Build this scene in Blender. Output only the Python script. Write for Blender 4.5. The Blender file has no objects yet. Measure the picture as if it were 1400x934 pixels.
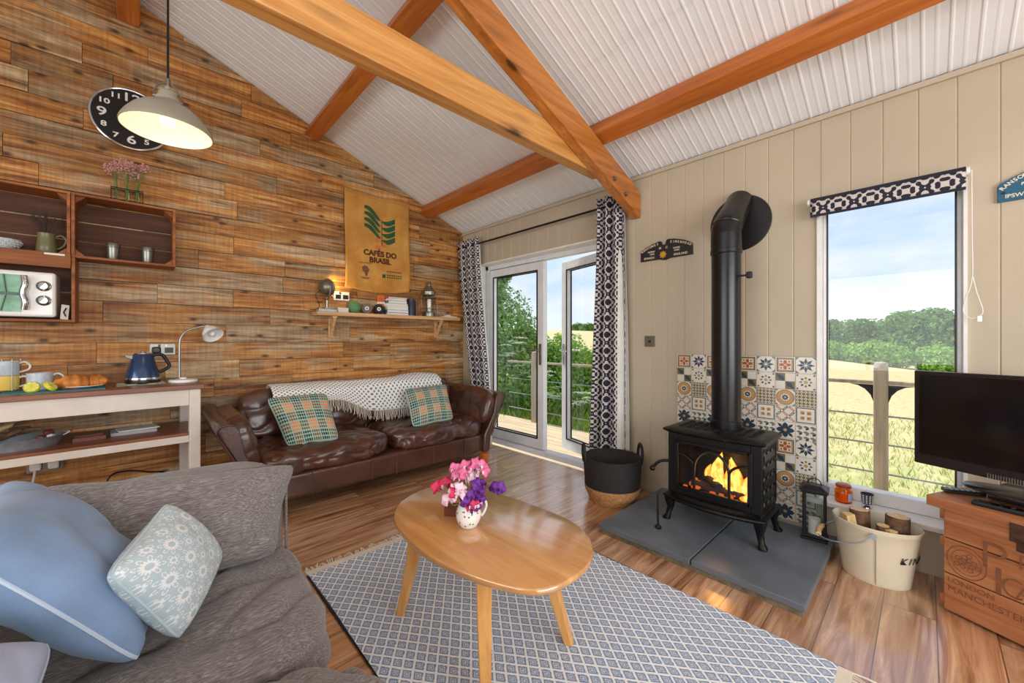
import bpy, bmesh, math, random
from mathutils import Vector, Matrix, noise
from math import sin, cos, pi, radians as R_

# ------------------------------------------------------------------ camera, sky, lights, exposure
SC = bpy.context.scene
COL = SC.collection
cam_d = bpy.data.cameras.new('camera')
cam_d.sensor_width = 36.0
cam_d.lens = 535.0 / 1400.0 * 36.0
cam_d.shift_y = -2.0 / 1400.0
cam_d.clip_end = 600
cam = bpy.data.objects.new('camera', cam_d)
COL.objects.link(cam)
cam.location = (-2.93, -4.0, 1.2)
cam.rotation_euler = (pi / 2, 0, -R_(43.4))
SC.camera = cam
SC.view_settings.view_transform = 'Standard'
SC.view_settings.look = 'None'
SC.view_settings.exposure = 0.0
SC.view_settings.gamma = 1.0
SC.view_settings.use_curve_mapping = False


def lin(r, g, b):
    def f(c):
        c /= 255.0
        return c / 12.92 if c <= 0.04045 else ((c + 0.055) / 1.055) ** 2.4
    return (f(r), f(g), f(b), 1.0)


world = bpy.data.worlds.new('sky')
SC.world = world
world.use_nodes = True


def nd(nt, typ, ins=None, **props):
    n = nt.nodes.new('ShaderNode' + typ)
    for k, v in props.items():
        setattr(n, k, v)
    for k, v in (ins or {}).items():
        s = n.inputs[k]
        if isinstance(v, bpy.types.NodeSocket):
            nt.links.new(v, s)
        elif isinstance(v, bpy.types.Node):
            nt.links.new(v.outputs[0], s)
        else:
            s.default_value = v
    return n


def ramp(nt, fac, stops, interp='LINEAR'):
    n = nt.nodes.new('ShaderNodeValToRGB')
    n.color_ramp.interpolation = interp
    el = n.color_ramp.elements
    while len(el) < len(stops):
        el.new(0.5)
    for e, (p, c) in zip(el, stops):
        e.position = p
        e.color = c if len(c) == 4 else (*c, 1)
    nt.links.new(fac.outputs[0] if isinstance(fac, bpy.types.Node) else fac, n.inputs[0])
    return n.outputs[0]


def mth(nt, op, a, b=0.0, c=0.0):
    n = nt.nodes.new('ShaderNodeMath')
    n.operation = op
    for i, v in enumerate((a, b, c)):
        if isinstance(v, bpy.types.NodeSocket):
            nt.links.new(v, n.inputs[i])
        elif isinstance(v, bpy.types.Node):
            nt.links.new(v.outputs[0], n.inputs[i])
        else:
            n.inputs[i].default_value = v
    return n.outputs[0]


def mixc(nt, fac, a, b, mode='MIX'):
    n = nt.nodes.new('ShaderNodeMix')
    n.data_type = 'RGBA'
    n.blend_type = mode
    for sock, v in ((n.inputs[0], fac), (n.inputs[6], a), (n.inputs[7], b)):
        if isinstance(v, bpy.types.NodeSocket):
            nt.links.new(v, sock)
        elif isinstance(v, bpy.types.Node):
            nt.links.new(v.outputs[0], sock)
        else:
            sock.default_value = v
    return n.outputs[2]


nt = world.node_tree
nt.nodes.clear()
tc = nd(nt, 'TexCoord')
mp = nd(nt, 'Mapping', {'Vector': tc.outputs['Generated'], 'Scale': (1.2, 1.6, 4.5), 'Rotation': (0.05, 0.1, 0.5)})
cl = nd(nt, 'TexNoise', {'Vector': mp, 'Scale': 2.2, 'Detail': 7.0, 'Roughness': 0.55})
cloud = ramp(nt, cl.outputs[0], [(0.36, (0, 0, 0, 1)), (0.58, (1, 1, 1, 1))])
sep = nd(nt, 'SeparateXYZ', {0: tc.outputs['Generated']})
sky = ramp(nt, sep.outputs[2], [(0.0, (0.74, 0.82, 0.90, 1)), (0.12, (0.52, 0.68, 0.88, 1)), (0.5, (0.34, 0.52, 0.80, 1))])
skc = mixc(nt, mth(nt, 'MULTIPLY', cloud, 0.85), sky, (0.80, 0.83, 0.87, 1))
bg = nd(nt, 'Background', {'Color': skc, 'Strength': 1.25})
out = nd(nt, 'OutputWorld', {'Surface': bg})


def light(name, typ, loc, rot, energy, color=(1, 1, 1), **kw):
    d = bpy.data.lights.new(name, typ)
    d.energy = energy
    d.color = color
    for k, v in kw.items():
        setattr(d, k, v)
    o = bpy.data.objects.new(name, d)
    COL.objects.link(o)
    o.location = loc
    o.rotation_euler = rot
    return o


def aim(v):
    return Vector(v).to_track_quat('-Z', 'Y').to_euler()


light('sun', 'SUN', (0, 20, 30), aim((0.02, -0.62, -0.78)), 4.2, (1.0, 0.95, 0.86), angle=R_(2))
# added fill lamps, set in made-up window openings behind the camera
light('west_fill_light', 'AREA', (-5.93, -3.3, 1.45), aim((1, 0, -0.24)), 84, (0.96, 0.98, 1.0), shape='RECTANGLE', size=3.4, size_y=1.7)
light('south_fill_light', 'AREA', (-2.6, -6.93, 1.45), aim((0, 1, -0.30)), 150, (0.96, 0.98, 1.0), shape='RECTANGLE', size=3.6, size_y=1.7)

# ------------------------------------------------------------------ mesh helpers
rnd = random.Random(7)


def pil_pos(TL, TR, BR, BL, u, v, pinch):
    k = 1 - .07 * (u * u * v * v) ** 3
    pu = u * (1 - pinch * (1 - v * v)) * k
    pv = v * (1 - pinch * (1 - u * u)) * k
    a, b = (pu + 1) / 2, (pv + 1) / 2
    return (TL * (1 - a) + TR * a) * b + (BL * (1 - a) + BR * a) * (1 - b)


class B:
    """collects shapes into one bmesh, links them as one mesh object"""

    def __init__(s):
        s.bm = bmesh.new()
        s.uv = None
        s.mi = 0

    def _face(s, vs):
        try:
            f = s.bm.faces.new(vs)
            f.material_index = s.mi
            return f
        except ValueError:
            return None

    def box(s, c, d, M=None, rz=0):
        hx, hy, hz = d[0] / 2, d[1] / 2, d[2] / 2
        m = Matrix.Translation(c)
        if rz:
            m = m @ Matrix.Rotation(rz, 4, 'Z')
        if M is not None:
            m = m @ M
        v = [s.bm.verts.new(m @ Vector((x * hx, y * hy, z * hz))) for x in (-1, 1) for y in (-1, 1) for z in (-1, 1)]
        for q in ((0, 1, 3, 2), (4, 6, 7, 5), (0, 4, 5, 1), (2, 3, 7, 6), (0, 2, 6, 4), (1, 5, 7, 3)):
            s._face([v[i] for i in q])
        return s

    def bx(s, x0, x1, y0, y1, z0, z1):
        return s.box(((x0 + x1) / 2, (y0 + y1) / 2, (z0 + z1) / 2), (abs(x1 - x0), abs(y1 - y0), abs(z1 - z0)))

    def beam(s, p0, p1, w, h, up=(0, 0, 1), w2=None, h2=None):
        p0, p1 = Vector(p0), Vector(p1)
        d = (p1 - p0).normalized()
        u = Vector(up)
        sd = d.cross(u).normalized()
        u = sd.cross(d)
        w2 = w if w2 is None else w2
        h2 = h if h2 is None else h2
        a = [s.bm.verts.new(p0 + sd * x * w / 2 + u * y * h / 2) for x, y in ((-1, -1), (1, -1), (1, 1), (-1, 1))]
        b = [s.bm.verts.new(p1 + sd * x * w2 / 2 + u * y * h2 / 2) for x, y in ((-1, -1), (1, -1), (1, 1), (-1, 1))]
        for i in range(4):
            s._face([a[i], a[(i + 1) % 4], b[(i + 1) % 4], b[i]])
        s._face(a[::-1])
        s._face(b)
        return s

    def rings(s, rings, closed=True, caps=True):
        vs = [[s.bm.verts.new(p) for p in r] for r in rings]
        n = len(vs[0])
        for a, b in zip(vs, vs[1:]):
            for i in range(n if closed else n - 1):
                s._face([a[i], a[(i + 1) % n], b[(i + 1) % n], b[i]])
        if caps and closed:
            s._face(vs[0][::-1])
            s._face(vs[-1])
        return s

    def tube(s, pts, r, seg=10, caps=True, flat=None):
        pts = [Vector(p) for p in pts]
        rr = r if isinstance(r, (list, tuple)) else [r] * len(pts)
        rings = []
        nrm = None
        for i, p in enumerate(pts):
            t = (pts[min(i + 1, len(pts) - 1)] - pts[max(i - 1, 0)]).normalized()
            if nrm is None:
                nrm = t.orthogonal().normalized()
            else:
                nrm = (nrm - t * nrm.dot(t)).normalized()
            bn = t.cross(nrm)
            rings.append([p + (nrm * cos(2 * pi * k / seg) + bn * sin(2 * pi * k / seg)) * rr[i] for k in range(seg)])
        return s.rings(rings, True, caps)

    def cyl(s, p0, p1, r0, r1=None, seg=20):
        return s.tube([p0, p1], [r0, r0 if r1 is None else r1], seg)

    def lathe(s, prof, c=(0, 0, 0), seg=28, M=None, sx=1, sy=1, caps=False):
        m = Matrix.Translation(c) @ (M if M is not None else Matrix())
        rings = [[m @ Vector((r * cos(2 * pi * k / seg) * sx, r * sin(2 * pi * k / seg) * sy, z)) for k in range(seg)] for r, z in prof]
        return s.rings(rings, True, caps)

    def sph(s, c, r, seg=14, rings=9, M=None):
        r = r if isinstance(r, (list, tuple)) else (r, r, r)
        pr = [(max(sin(pi * i / rings), 0.002), -cos(pi * i / rings)) for i in range(rings + 1)]
        m = Matrix.Translation(c) @ (M if M is not None else Matrix()) @ Matrix.Diagonal((r[0], r[1], r[2], 1))
        return s.rings([[m @ Vector((a * cos(2 * pi * k / seg), a * sin(2 * pi * k / seg), z)) for k in range(seg)] for a, z in pr], True, True)

    def torus(s, c, R, r, seg=28, rs=8, M=None, a0=0, a1=2 * pi):
        m = Matrix.Translation(c) @ (M if M is not None else Matrix())
        full = abs(a1 - a0 - 2 * pi) < 1e-6
        rg = []
        for i in range(seg + 1):
            a = a0 + (a1 - a0) * i / seg
            rg.append([m @ Vector(((R + r * cos(2 * pi * k / rs)) * cos(a), (R + r * cos(2 * pi * k / rs)) * sin(a), r * sin(2 * pi * k / rs))) for k in range(rs)])
        return s.rings(rg, True, not full)

    def prism(s, poly, z0, z1, M=None):
        m = M if M is not None else Matrix()
        a = [s.bm.verts.new(m @ Vector((x, y, z0))) for x, y in poly]
        b = [s.bm.verts.new(m @ Vector((x, y, z1))) for x, y in poly]
        n = len(poly)
        for i in range(n):
            s._face([a[i], a[(i + 1) % n], b[(i + 1) % n], b[i]])
        s._face(a[::-1])
        s._face(b)
        return s

    def poly(s, pts, M=None):
        m = M if M is not None else Matrix()
        return s._face([s.bm.verts.new(m @ Vector(p)) for p in pts])

    def grid(s, fn, nu, nv, uvs=None):
        """fn(u,v) u,v in 0..1"""
        if uvs and s.uv is None:
            s.uv = s.bm.loops.layers.uv.new('UVMap')
        vs = [[s.bm.verts.new(fn(i / nu, j / nv)) for j in range(nv + 1)] for i in range(nu + 1)]
        for i in range(nu):
            for j in range(nv):
                f = s._face([vs[i][j], vs[i + 1][j], vs[i + 1][j + 1], vs[i][j + 1]])
                if f and uvs:
                    for l, (a, b) in zip(f.loops, ((i, j), (i + 1, j), (i + 1, j + 1), (i, j + 1))):
                        l[s.uv].uv = uvs(a / nu, b / nv)
        return s

    def soft(s, c, d, k=5.0, n=14, wr=0.0, fq=4.0, crown=0.0, M=None, seed=0):
        """rounded soft box: superquadric of half-size d/2, wrinkled"""
        m = Matrix.Translation(c) @ (M if M is not None else Matrix())
        cache = {}

        def vert(p):
            key = tuple(round(x, 5) for x in p)
            if key in cache:
                return cache[key]
            q = Vector(p)
            nk = (abs(q.x) ** k + abs(q.y) ** k + abs(q.z) ** k) ** (1 / k)
            q = q / nk
            w = Vector((q.x * d[0] / 2, q.y * d[1] / 2, q.z * d[2] / 2))
            if crown and q.z > 0:
                w.z += crown * (1 - q.x * q.x) * (1 - q.y * q.y)
            if wr:
                nn = Vector((q.x / d[0], q.y / d[1], q.z / d[2])).normalized()
                pp = w * fq + Vector((seed * 3.1, seed * 1.7, seed))
                a = noise.noise(pp) + 0.6 * noise.noise(pp * 2.3) - 1.1 * (1 - abs(noise.noise(pp * 1.3 + Vector((5, 2, 1))))) ** 6
                w += nn * wr * a
            v = s.bm.verts.new(m @ w)
            cache[key] = v
            return v
        L = [-1 + 2 * i / n for i in range(n + 1)]
        L = [math.copysign(abs(x) ** 0.8, x) for x in L]
        for ax in range(3):
            for sg in (-1, 1):
                for i in range(n):
                    for j in range(n):
                        q = []
                        for a, b in ((i, j), (i + 1, j), (i + 1, j + 1), (i, j + 1)):
                            p = [0, 0, 0]
                            p[ax] = sg
                            p[(ax + 1) % 3] = L[a]
                            p[(ax + 2) % 3] = L[b]
                            q.append(vert(p))
                        s._face(q if sg > 0 else q[::-1])
        return s

    def pillow(s, cs, th, n=26, wr=0.004, seed=0, uvsz=(0.45, 0.45), pinch=0.06, pw=0.42):
        """cushion over 4 corners (TL,TR,BR,BL), thick th"""
        TL, TR, BR, BL = [Vector(c) for c in cs]
        nm = ((TR - TL) + (BR - BL)).cross((TL - BL) + (TR - BR)).normalized()
        if s.uv is None:
            s.uv = s.bm.loops.layers.uv.new('UVMap')
        for sg in (1, -1):
            vs = []
            for i in range(n + 1):
                row = []
                for j in range(n + 1):
                    u, v = -1 + 2 * i / n, -1 + 2 * j / n
                    u, v = sin(u * pi / 2), sin(v * pi / 2)
                    p = pil_pos(TL, TR, BR, BL, u, v, pinch)
                    h = max(0, (1 - u * u) * (1 - v * v)) ** pw * (.94 + .06 * noise.noise(p * 4 + Vector((seed, 0, 0))))
                    q = p * 6 + Vector((seed * 2.7, seed, 0))
                    w = noise.noise(q) + 0.5 * noise.noise(q * 2.1) - (1 - abs(noise.noise(q * 0.9 + Vector((3, 3, 3))))) ** 7
                    row.append(p + nm * sg * (th / 2 * h + wr * w * min(1, h * 2.5)))
                vs.append(row)
            bv = [[s.bm.verts.new(p) for p in r] for r in vs]
            uu = [(sin((-1 + 2 * i / n) * pi / 2) + 1) / 2 for i in range(n + 1)]
            for i in range(n):
                for j in range(n):
                    q = ((i, j), (i + 1, j), (i + 1, j + 1), (i, j + 1))
                    q = q if sg > 0 else q[::-1]
                    f = s._face([bv[a][b] for a, b in q])
                    for l, (a, b) in zip(f.loops, q):
                        l[s.uv].uv = (uu[a] * uvsz[0], uu[b] * uvsz[1])
        bmesh.ops.remove_doubles(s.bm, verts=s.bm.verts, dist=1e-5)
        return s

    def text(s, body, size, M, ext=0.0, align='CENTER', font_shear=0.0, bold=0.0):
        c = bpy.data.curves.new('t', 'FONT')
        c.body = body
        c.size = size
        c.extrude = ext
        c.offset = bold
        c.shear = font_shear
        c.resolution_u = 3
        c.align_x = align
        c.align_y = 'CENTER'
        o = bpy.data.objects.new('t', c)
        COL.objects.link(o)
        me = bpy.data.meshes.new_from_object(o.evaluated_get(bpy.context.evaluated_depsgraph_get()))
        bpy.data.objects.remove(o)
        bpy.data.curves.remove(c)
        me.transform(M)
        n0 = len(s.bm.faces)
        s.bm.from_mesh(me)
        s.bm.faces.ensure_lookup_table()
        for f in s.bm.faces[n0:]:
            f.material_index = s.mi
        bpy.data.meshes.remove(me)
        return s

    def obj(s, name, mat, parent=None, smooth=40, bevel=0.0, loc=None, fix=True, solid=0.0):
        if fix and not solid:
            bmesh.ops.recalc_face_normals(s.bm, faces=s.bm.faces)
        me = bpy.data.meshes.new(name)
        s.bm.to_mesh(me)
        s.bm.free()
        for m in (mat if isinstance(mat, (list, tuple)) else [mat]):
            me.materials.append(m)
        if smooth:
            for p in me.polygons:
                p.use_smooth = True
            me.set_sharp_from_angle(angle=R_(smooth))
        o = bpy.data.objects.new(name, me)
        COL.objects.link(o)
        if parent is not None:
            o.parent = parent
        if loc is not None:
            o.location = loc
        if solid:
            md = o.modifiers.new('thick', 'SOLIDIFY')
            md.thickness = solid
            md.offset = 0
        if bevel:
            md = o.modifiers.new('bevel', 'BEVEL')
            md.width = bevel
            md.segments = 2
            md.limit_method = 'ANGLE'
            md.angle_limit = R_(35)
        return o


def thing(name, label, cat, loc=(0, 0, 0), rz=0.0, group=None):
    o = bpy.data.objects.new(name, None)
    o.empty_display_size = 0.05
    COL.objects.link(o)
    o.location = loc
    o.rotation_euler = (0, 0, rz)
    return tag(o, label, cat, group)


def tag(o, label, cat, group=None, kind=None):
    o['label'] = label
    o['category'] = cat
    if group:
        o['group'] = group
    if kind:
        o['kind'] = kind
    return o


def struct(o, label=None):
    o['kind'] = 'structure'
    if label:
        o['label'] = label
    return o


def dup(root, loc, rz=None, label=None, group=None, scale=None):
    r = root.copy()
    COL.objects.link(r)
    r.location = loc
    if rz is not None:
        r.rotation_euler = (0, 0, rz)
    if scale:
        r.scale = scale
    if label:
        r['label'] = label
    if group:
        r['group'] = group
    for ch in list(root.children):
        c = ch.copy()
        COL.objects.link(c)
        c.parent = r
        for g in list(ch.children):
            d = g.copy()
            COL.objects.link(d)
            d.parent = c
    return r


def RX(a): return Matrix.Rotation(a, 4, 'X')
def RY(a): return Matrix.Rotation(a, 4, 'Y')
def RZ(a): return Matrix.Rotation(a, 4, 'Z')
def TR(x, y, z): return Matrix.Translation((x, y, z))


def spline(pts, n=8, closed=False):
    P = [Vector(p) for p in pts]
    N = len(P)
    outp = []
    for i in range(N if closed else N - 1):
        p0 = P[(i - 1) % N] if closed or i > 0 else P[0]
        p1, p2 = P[i], P[(i + 1) % N]
        p3 = P[(i + 2) % N] if closed or i + 2 < N else P[-1]
        for k in range(n):
            t = k / n
            outp.append(0.5 * ((2 * p1) + (p2 - p0) * t + (2 * p0 - 5 * p1 + 4 * p2 - p3) * t * t + (3 * p1 - p0 - 3 * p2 + p3) * t ** 3))
    if not closed:
        outp.append(P[-1])
    return outp


# ------------------------------------------------------------------ materials
def newmat(name):
    m = bpy.data.materials.new(name)
    m.use_nodes = True
    t = m.node_tree
    t.nodes.clear()
    o = t.nodes.new('ShaderNodeOutputMaterial')
    b = t.nodes.new('ShaderNodeBsdfPrincipled')
    t.links.new(b.outputs[0], o.inputs[0])
    return m, t, b


def setp(t, b, **kw):
    names = {'col': 'Base Color', 'rough': 'Roughness', 'metal': 'Metallic', 'nrm': 'Normal', 'coat': 'Coat Weight', 'coatr': 'Coat Roughness',
             'sheen': 'Sheen Weight', 'spec': 'Specular IOR Level', 'trans': 'Transmission Weight', 'alpha': 'Alpha', 'sss': 'Subsurface Weight',
             'ecol': 'Emission Color', 'estr': 'Emission Strength'}
    for k, v in kw.items():
        s = b.inputs[names[k]]
        if isinstance(v, bpy.types.NodeSocket):
            t.links.new(v, s)
        elif isinstance(v, bpy.types.Node):
            t.links.new(v.outputs[0], s)
        else:
            s.default_value = v


def plain(name, c, rough=0.5, metal=0.0, var=0.06, scale=9.0, bump=0.0, bscale=60.0, **kw):
    """plain colour with a little procedural unevenness"""
    m, t, b = newmat(name)
    tcn = nd(t, 'TexCoord')
    n = nd(t, 'TexNoise', {'Vector': tcn.outputs['Object'], 'Scale': scale, 'Detail': 4.0})
    d = tuple(x * (1 - var) for x in c[:3]) + (1,)
    e = tuple(min(1, x * (1 + var)) for x in c[:3]) + (1,)
    setp(t, b, col=ramp(t, n.outputs[0], [(0.3, d), (0.7, e)]), rough=rough, metal=metal, **kw)
    if bump:
        n2 = nd(t, 'TexNoise', {'Vector': tcn.outputs['Object'], 'Scale': bscale, 'Detail': 3.0})
        setp(t, b, nrm=nd(t, 'Bump', {'Height': n2.outputs[0], 'Strength': bump, 'Distance': 0.004}))
    return m


def wood(name, dark, light_, axis='X', sc=1.0, rough=0.45, knots=0.5, bump=0.15, coat=0.0, mid=None):
    m, t, b = newmat(name)
    tcn = nd(t, 'TexCoord')
    st = {'X': (1.0, 16, 16), 'Y': (16, 1.0, 16), 'Z': (16, 16, 1.0)}[axis]
    kn = {'X': (2.2, 9, 9), 'Y': (9, 2.2, 9), 'Z': (9, 9, 2.2)}[axis]
    mp = nd(t, 'Mapping', {'Vector': tcn.outputs['Object'], 'Scale': tuple(x * sc for x in st)})
    n1 = nd(t, 'TexNoise', {'Vector': mp, 'Scale': 1.6, 'Detail': 8.0, 'Roughness': 0.62, 'Distortion': 0.6})
    stops = [(0.30, dark), (0.68, light_)] if mid is None else [(0.28, dark), (0.48, mid), (0.70, light_)]
    c = ramp(t, n1.outputs[0], stops)
    if knots:
        mp2 = nd(t, 'Mapping', {'Vector': tcn.outputs['Object'], 'Scale': tuple(x * sc for x in kn)})
        v = nd(t, 'TexVoronoi', {'Vector': mp2, 'Scale': 0.7, 'Randomness': 1.0})
        k = ramp(t, v.outputs['Distance'], [(0.07, (1, 1, 1, 1)), (0.10, (.45, .45, .45, 1)), (0.19, (0, 0, 0, 1))])
        c = mixc(t, mth(t, 'MULTIPLY', k, knots), c, tuple(x * 0.22 for x in dark[:3]) + (1,))
    setp(t, b, col=c, rough=rough, coat=coat, coatr=0.15)
    if bump:
        setp(t, b, nrm=nd(t, 'Bump', {'Height': n1.outputs[0], 'Strength': bump, 'Distance': 0.003}))
    return m


def glass(name, tint=(1, 1, 1, 1), refl=1.0):
    m = bpy.data.materials.new(name)
    m.use_nodes = True
    t = m.node_tree
    t.nodes.clear()
    o = t.nodes.new('ShaderNodeOutputMaterial')
    fr = nd(t, 'Fresnel', {'IOR': 1.45})
    tr = nd(t, 'BsdfTransparent', {'Color': tint})
    gl = nd(t, 'BsdfGlossy', {'Color': (1, 1, 1, 1), 'Roughness': 0.01})
    front = mth(t, 'SUBTRACT', 1.0, nd(t, 'NewGeometry').outputs['Backfacing'])
    mx = nd(t, 'MixShader', {0: mth(t, 'MULTIPLY', mth(t, 'MULTIPLY', fr, refl), front), 1: tr, 2: gl})
    t.links.new(mx.outputs[0], o.inputs[0])
    return m


MT = {}
MT['white'] = plain('white_paint', lin(232, 230, 224), 0.35)
MT['upvc'] = plain('white_plastic_frame', lin(228, 229, 230), 0.25)
MT['cream'] = plain('cream_board', lin(190, 176, 152), 0.55, var=0.05, scale=2.0)
MT['creampaint'] = plain('cream_paint', lin(214, 203, 190), 0.5, var=0.06)
MT['black'] = plain('black_metal', lin(22, 22, 23), 0.32, 0.3)
MT['iron'] = plain('cast_iron', lin(24, 23, 23), 0.38, 0.4, bump=0.15, bscale=90)
MT['flue'] = plain('flue_enamel', lin(20, 20, 22), 0.28, 0.1)
MT['chrome'] = plain('chrome', lin(205, 207, 210), 0.15, 1.0, var=0.02)
MT['steel'] = plain('steel', lin(150, 148, 142), 0.32, 1.0)
MT['pewter'] = plain('pewter', lin(140, 140, 130), 0.35, 0.85)
MT['galv'] = plain('galvanised', lin(176, 186, 196), 0.4, 0.6, var=0.15, scale=30)
MT['nickel'] = plain('brushed_nickel', lin(130, 124, 112), 0.35, 0.8)
MT['rubber'] = plain('black_plastic', lin(18, 18, 19), 0.4)
MT['whiteplastic'] = plain('white_plastic', lin(236, 236, 232), 0.3)
MT['ceramic'] = plain('white_ceramic', lin(235, 232, 226), 0.15, var=0.02)
MT['orangewood'] = wood('pine_orange_stain', lin(150, 80, 24), lin(206, 124, 54), 'Y', 0.9, 0.42, 0.5, mid=lin(184, 102, 36))
MT['trusswood_x'] = wood('pine_truss', lin(166, 104, 44), lin(226, 172, 104), 'X', 0.8, 0.42, 0.9, mid=lin(204, 144, 74))
MT['rafterwood'] = wood('pine_rafter', lin(142, 80, 28), lin(208, 140, 68), 'X', 0.8, 0.42, 0.9, mid=lin(184, 112, 46))
MT['table'] = wood('oak_table', lin(186, 122, 60), lin(224, 168, 104), 'Y', 0.7, 0.3, 0.0, bump=0.02, coat=1.0)
for _n in MT['table'].node_tree.nodes:
    if _n.type == 'BSDF_PRINCIPLED':
        _n.inputs['Coat IOR'].default_value = 2.0
        _n.inputs['Coat Roughness'].default_value = 0.13
MT['tableleg'] = wood('oak_leg', lin(196, 132, 66), lin(232, 176, 106), 'Z', 1.0, 0.35, 0.0, bump=0.03)
MT['consoletop'] = wood('walnut_top', lin(98, 54, 34), lin(150, 92, 60), 'X', 1.0, 0.35, 0.0)
MT['crate'] = wood('crate_wood', lin(96, 50, 16), lin(176, 108, 46), 'X', 1.0, 0.6, 0.3, mid=lin(138, 76, 26))
MT['shelfwood'] = wood('shelf_wood', lin(186, 134, 82), lin(226, 184, 132), 'X', 1.0, 0.5, 0.2)
MT['crateshade'] = wood('shaded_crate_back', lin(52, 28, 12), lin(104, 60, 28), 'X', 1.0, 0.7, 0.3, mid=lin(74, 40, 18))  # crate wood darkened: interior shade put into the back slat colour
MT['chest'] = wood('chest_pine', lin(146, 84, 50), lin(206, 146, 100), 'X', 0.8, 0.5, 0.25, mid=lin(178, 114, 72))
MT['log'] = wood('split_log', lin(205, 160, 100), lin(238, 208, 156), 'Z', 1.0, 0.7, 0.0)
MT['bark'] = plain('bark', lin(112, 84, 62), 0.9, var=0.45, scale=40, bump=0.8, bscale=60)
MT['twig'] = plain('twig', lin(104, 78, 56), 0.85, var=0.4, scale=25)
MT['sofaleg'] = wood('sofa_leg', lin(150, 70, 26), lin(198, 112, 56), 'Z', 1.0, 0.35, 0.0)
MT['glass'] = glass('window_glass')
MT['clearglass'] = glass('clear_glass', (0.93, 0.95, 0.94, 1))
MT['amber'] = glass('amber_glass', (0.95, 0.50, 0.14, 1), 0.8)
MT['slate'] = plain('slate', lin(102, 110, 118), 0.36, var=0.22, scale=5, bump=0.25, bscale=14)
MT['slateedge'] = plain('slate_edge', lin(120, 108, 88), 0.8, var=0.35, scale=30, bump=0.7, bscale=50)
MT['screen'] = plain('tv_screen', lin(10, 10, 12), 0.12, var=0.0)
MT['tvplastic'] = plain('tv_bezel', lin(34, 30, 30), 0.22)
MT['kettle'] = plain('kettle_blue', lin(34, 62, 100), 0.25, 0.35, var=0.02, coat=0.5)
MT['shade'] = plain('pendant_enamel', lin(158, 152, 134), 0.4, var=0.03)
MT['shadein'] = plain('pendant_inside', lin(240, 224, 192), 0.6, var=0.01)
MT['bluefab'] = plain('blue_linen', lin(122, 146, 178), 0.9, var=0.08, scale=14, bump=0.2, bscale=400, sheen=0.2)
MT['lilacfab'] = plain('lilac_linen', lin(172, 180, 204), 0.9, var=0.05, bump=0.2, bscale=400)
MT['tealfab'] = plain('teal_linen', lin(40, 150, 150), 0.9, var=0.05)
MT['piping'] = plain('pale_piping', lin(190, 204, 222), 0.8)
MT['fringe'] = plain('cream_fringe', lin(226, 216, 198), 0.9, var=0.1)
MT['darkedge'] = plain('dark_binding', lin(44, 42, 48), 0.9)
MT['jute'] = plain('seagrass', lin(178, 132, 82), 0.85, var=0.35, scale=60, bump=0.8, bscale=120)
MT['blackbasket'] = plain('black_weave', lin(36, 33, 31), 0.75, var=0.4, scale=80, bump=1.0, bscale=130)
MT['bucket'] = plain('cream_enamel', lin(222, 212, 186), 0.4, var=0.04)
MT['ink'] = plain('black_ink', lin(34, 30, 28), 0.7)
MT['brownink'] = plain('brown_ink', lin(116, 70, 44), 0.8, var=0.2, scale=40)
MT['greenink'] = plain('green_ink', lin(36, 84, 50), 0.85, var=0.15, scale=40)
MT['redink'] = plain('faded_red_ink', lin(200, 112, 60), 0.85, var=0.15)
MT['cord'] = plain('white_cord', lin(230, 228, 222), 0.5)
MT['gold'] = plain('gold_paint', lin(214, 160, 52), 0.4, 0.2)
MT['plaqueblack'] = plain('plaque_black', lin(26, 25, 26), 0.4)
MT['plaqueteal'] = plain('plaque_teal', lin(14, 88, 118), 0.35)
MT['paletext'] = plain('pale_letters', lin(222, 210, 178), 0.5)
MT['clockface'] = plain('clock_face', lin(20, 19, 19), 0.3)
MT['croissant'] = plain('croissant_crust', lin(206, 126, 50), 0.5, var=0.4, scale=22, bump=0.3, bscale=70)
MT['lemon'] = plain('lemon_rind', lin(226, 206, 40), 0.45)
MT['lime'] = plain('lime_flesh', lin(216, 226, 120), 0.4)
MT['yellowglaze'] = plain('yellow_glaze', lin(226, 192, 92), 0.25)
MT['greyglaze'] = plain('grey_glaze', lin(190, 198, 206), 0.25, var=0.12, scale=60)
MT['tealmat'] = plain('teal_card', lin(38, 128, 146), 0.6)
MT['paper'] = plain('paper', lin(226, 222, 212), 0.8)
MT['greyspaper'] = plain('grey_paper', lin(168, 166, 168), 0.7)
MT['greenball'] = plain('honeycomb_green', lin(98, 140, 92), 0.8, var=0.3, scale=60)
MT['twine_grey'] = plain('grey_twine', lin(112, 100, 92), 0.9, var=0.3, scale=90)
MT['twine_black'] = plain('black_twine', lin(40, 38, 38), 0.9, var=0.3, scale=90)
MT['navytin'] = plain('navy_tin', lin(44, 58, 76), 0.4)
MT['browntin'] = plain('brown_tin', lin(120, 66, 44), 0.5)
MT['orangebook'] = plain('orange_book_cover', lin(206, 106, 56), 0.6)
MT['bluebook'] = plain('blue_book_cover', lin(70, 100, 140), 0.6)
MT['whitebook'] = plain('white_book_cover', lin(220, 218, 210), 0.6)
MT['redbook'] = plain('red_book_cover', lin(170, 60, 44), 0.6)
MT['olive'] = plain('olive_glaze', lin(112, 110, 74), 0.35, var=0.15, scale=20)
MT['dried'] = plain('dried_stems', lin(64, 48, 42), 0.9)
MT['greenstem'] = plain('green_stem', lin(92, 128, 60), 0.7)
MT['pinkpetal'] = plain('pink_petals', lin(234, 112, 156), 0.6, var=0.35, scale=40)
MT['palepink'] = plain('pale_pink_petals', lin(244, 208, 220), 0.6, var=0.08, scale=40)
MT['redpink'] = plain('crimson_petals', lin(206, 40, 84), 0.6, var=0.2, scale=40)
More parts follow.
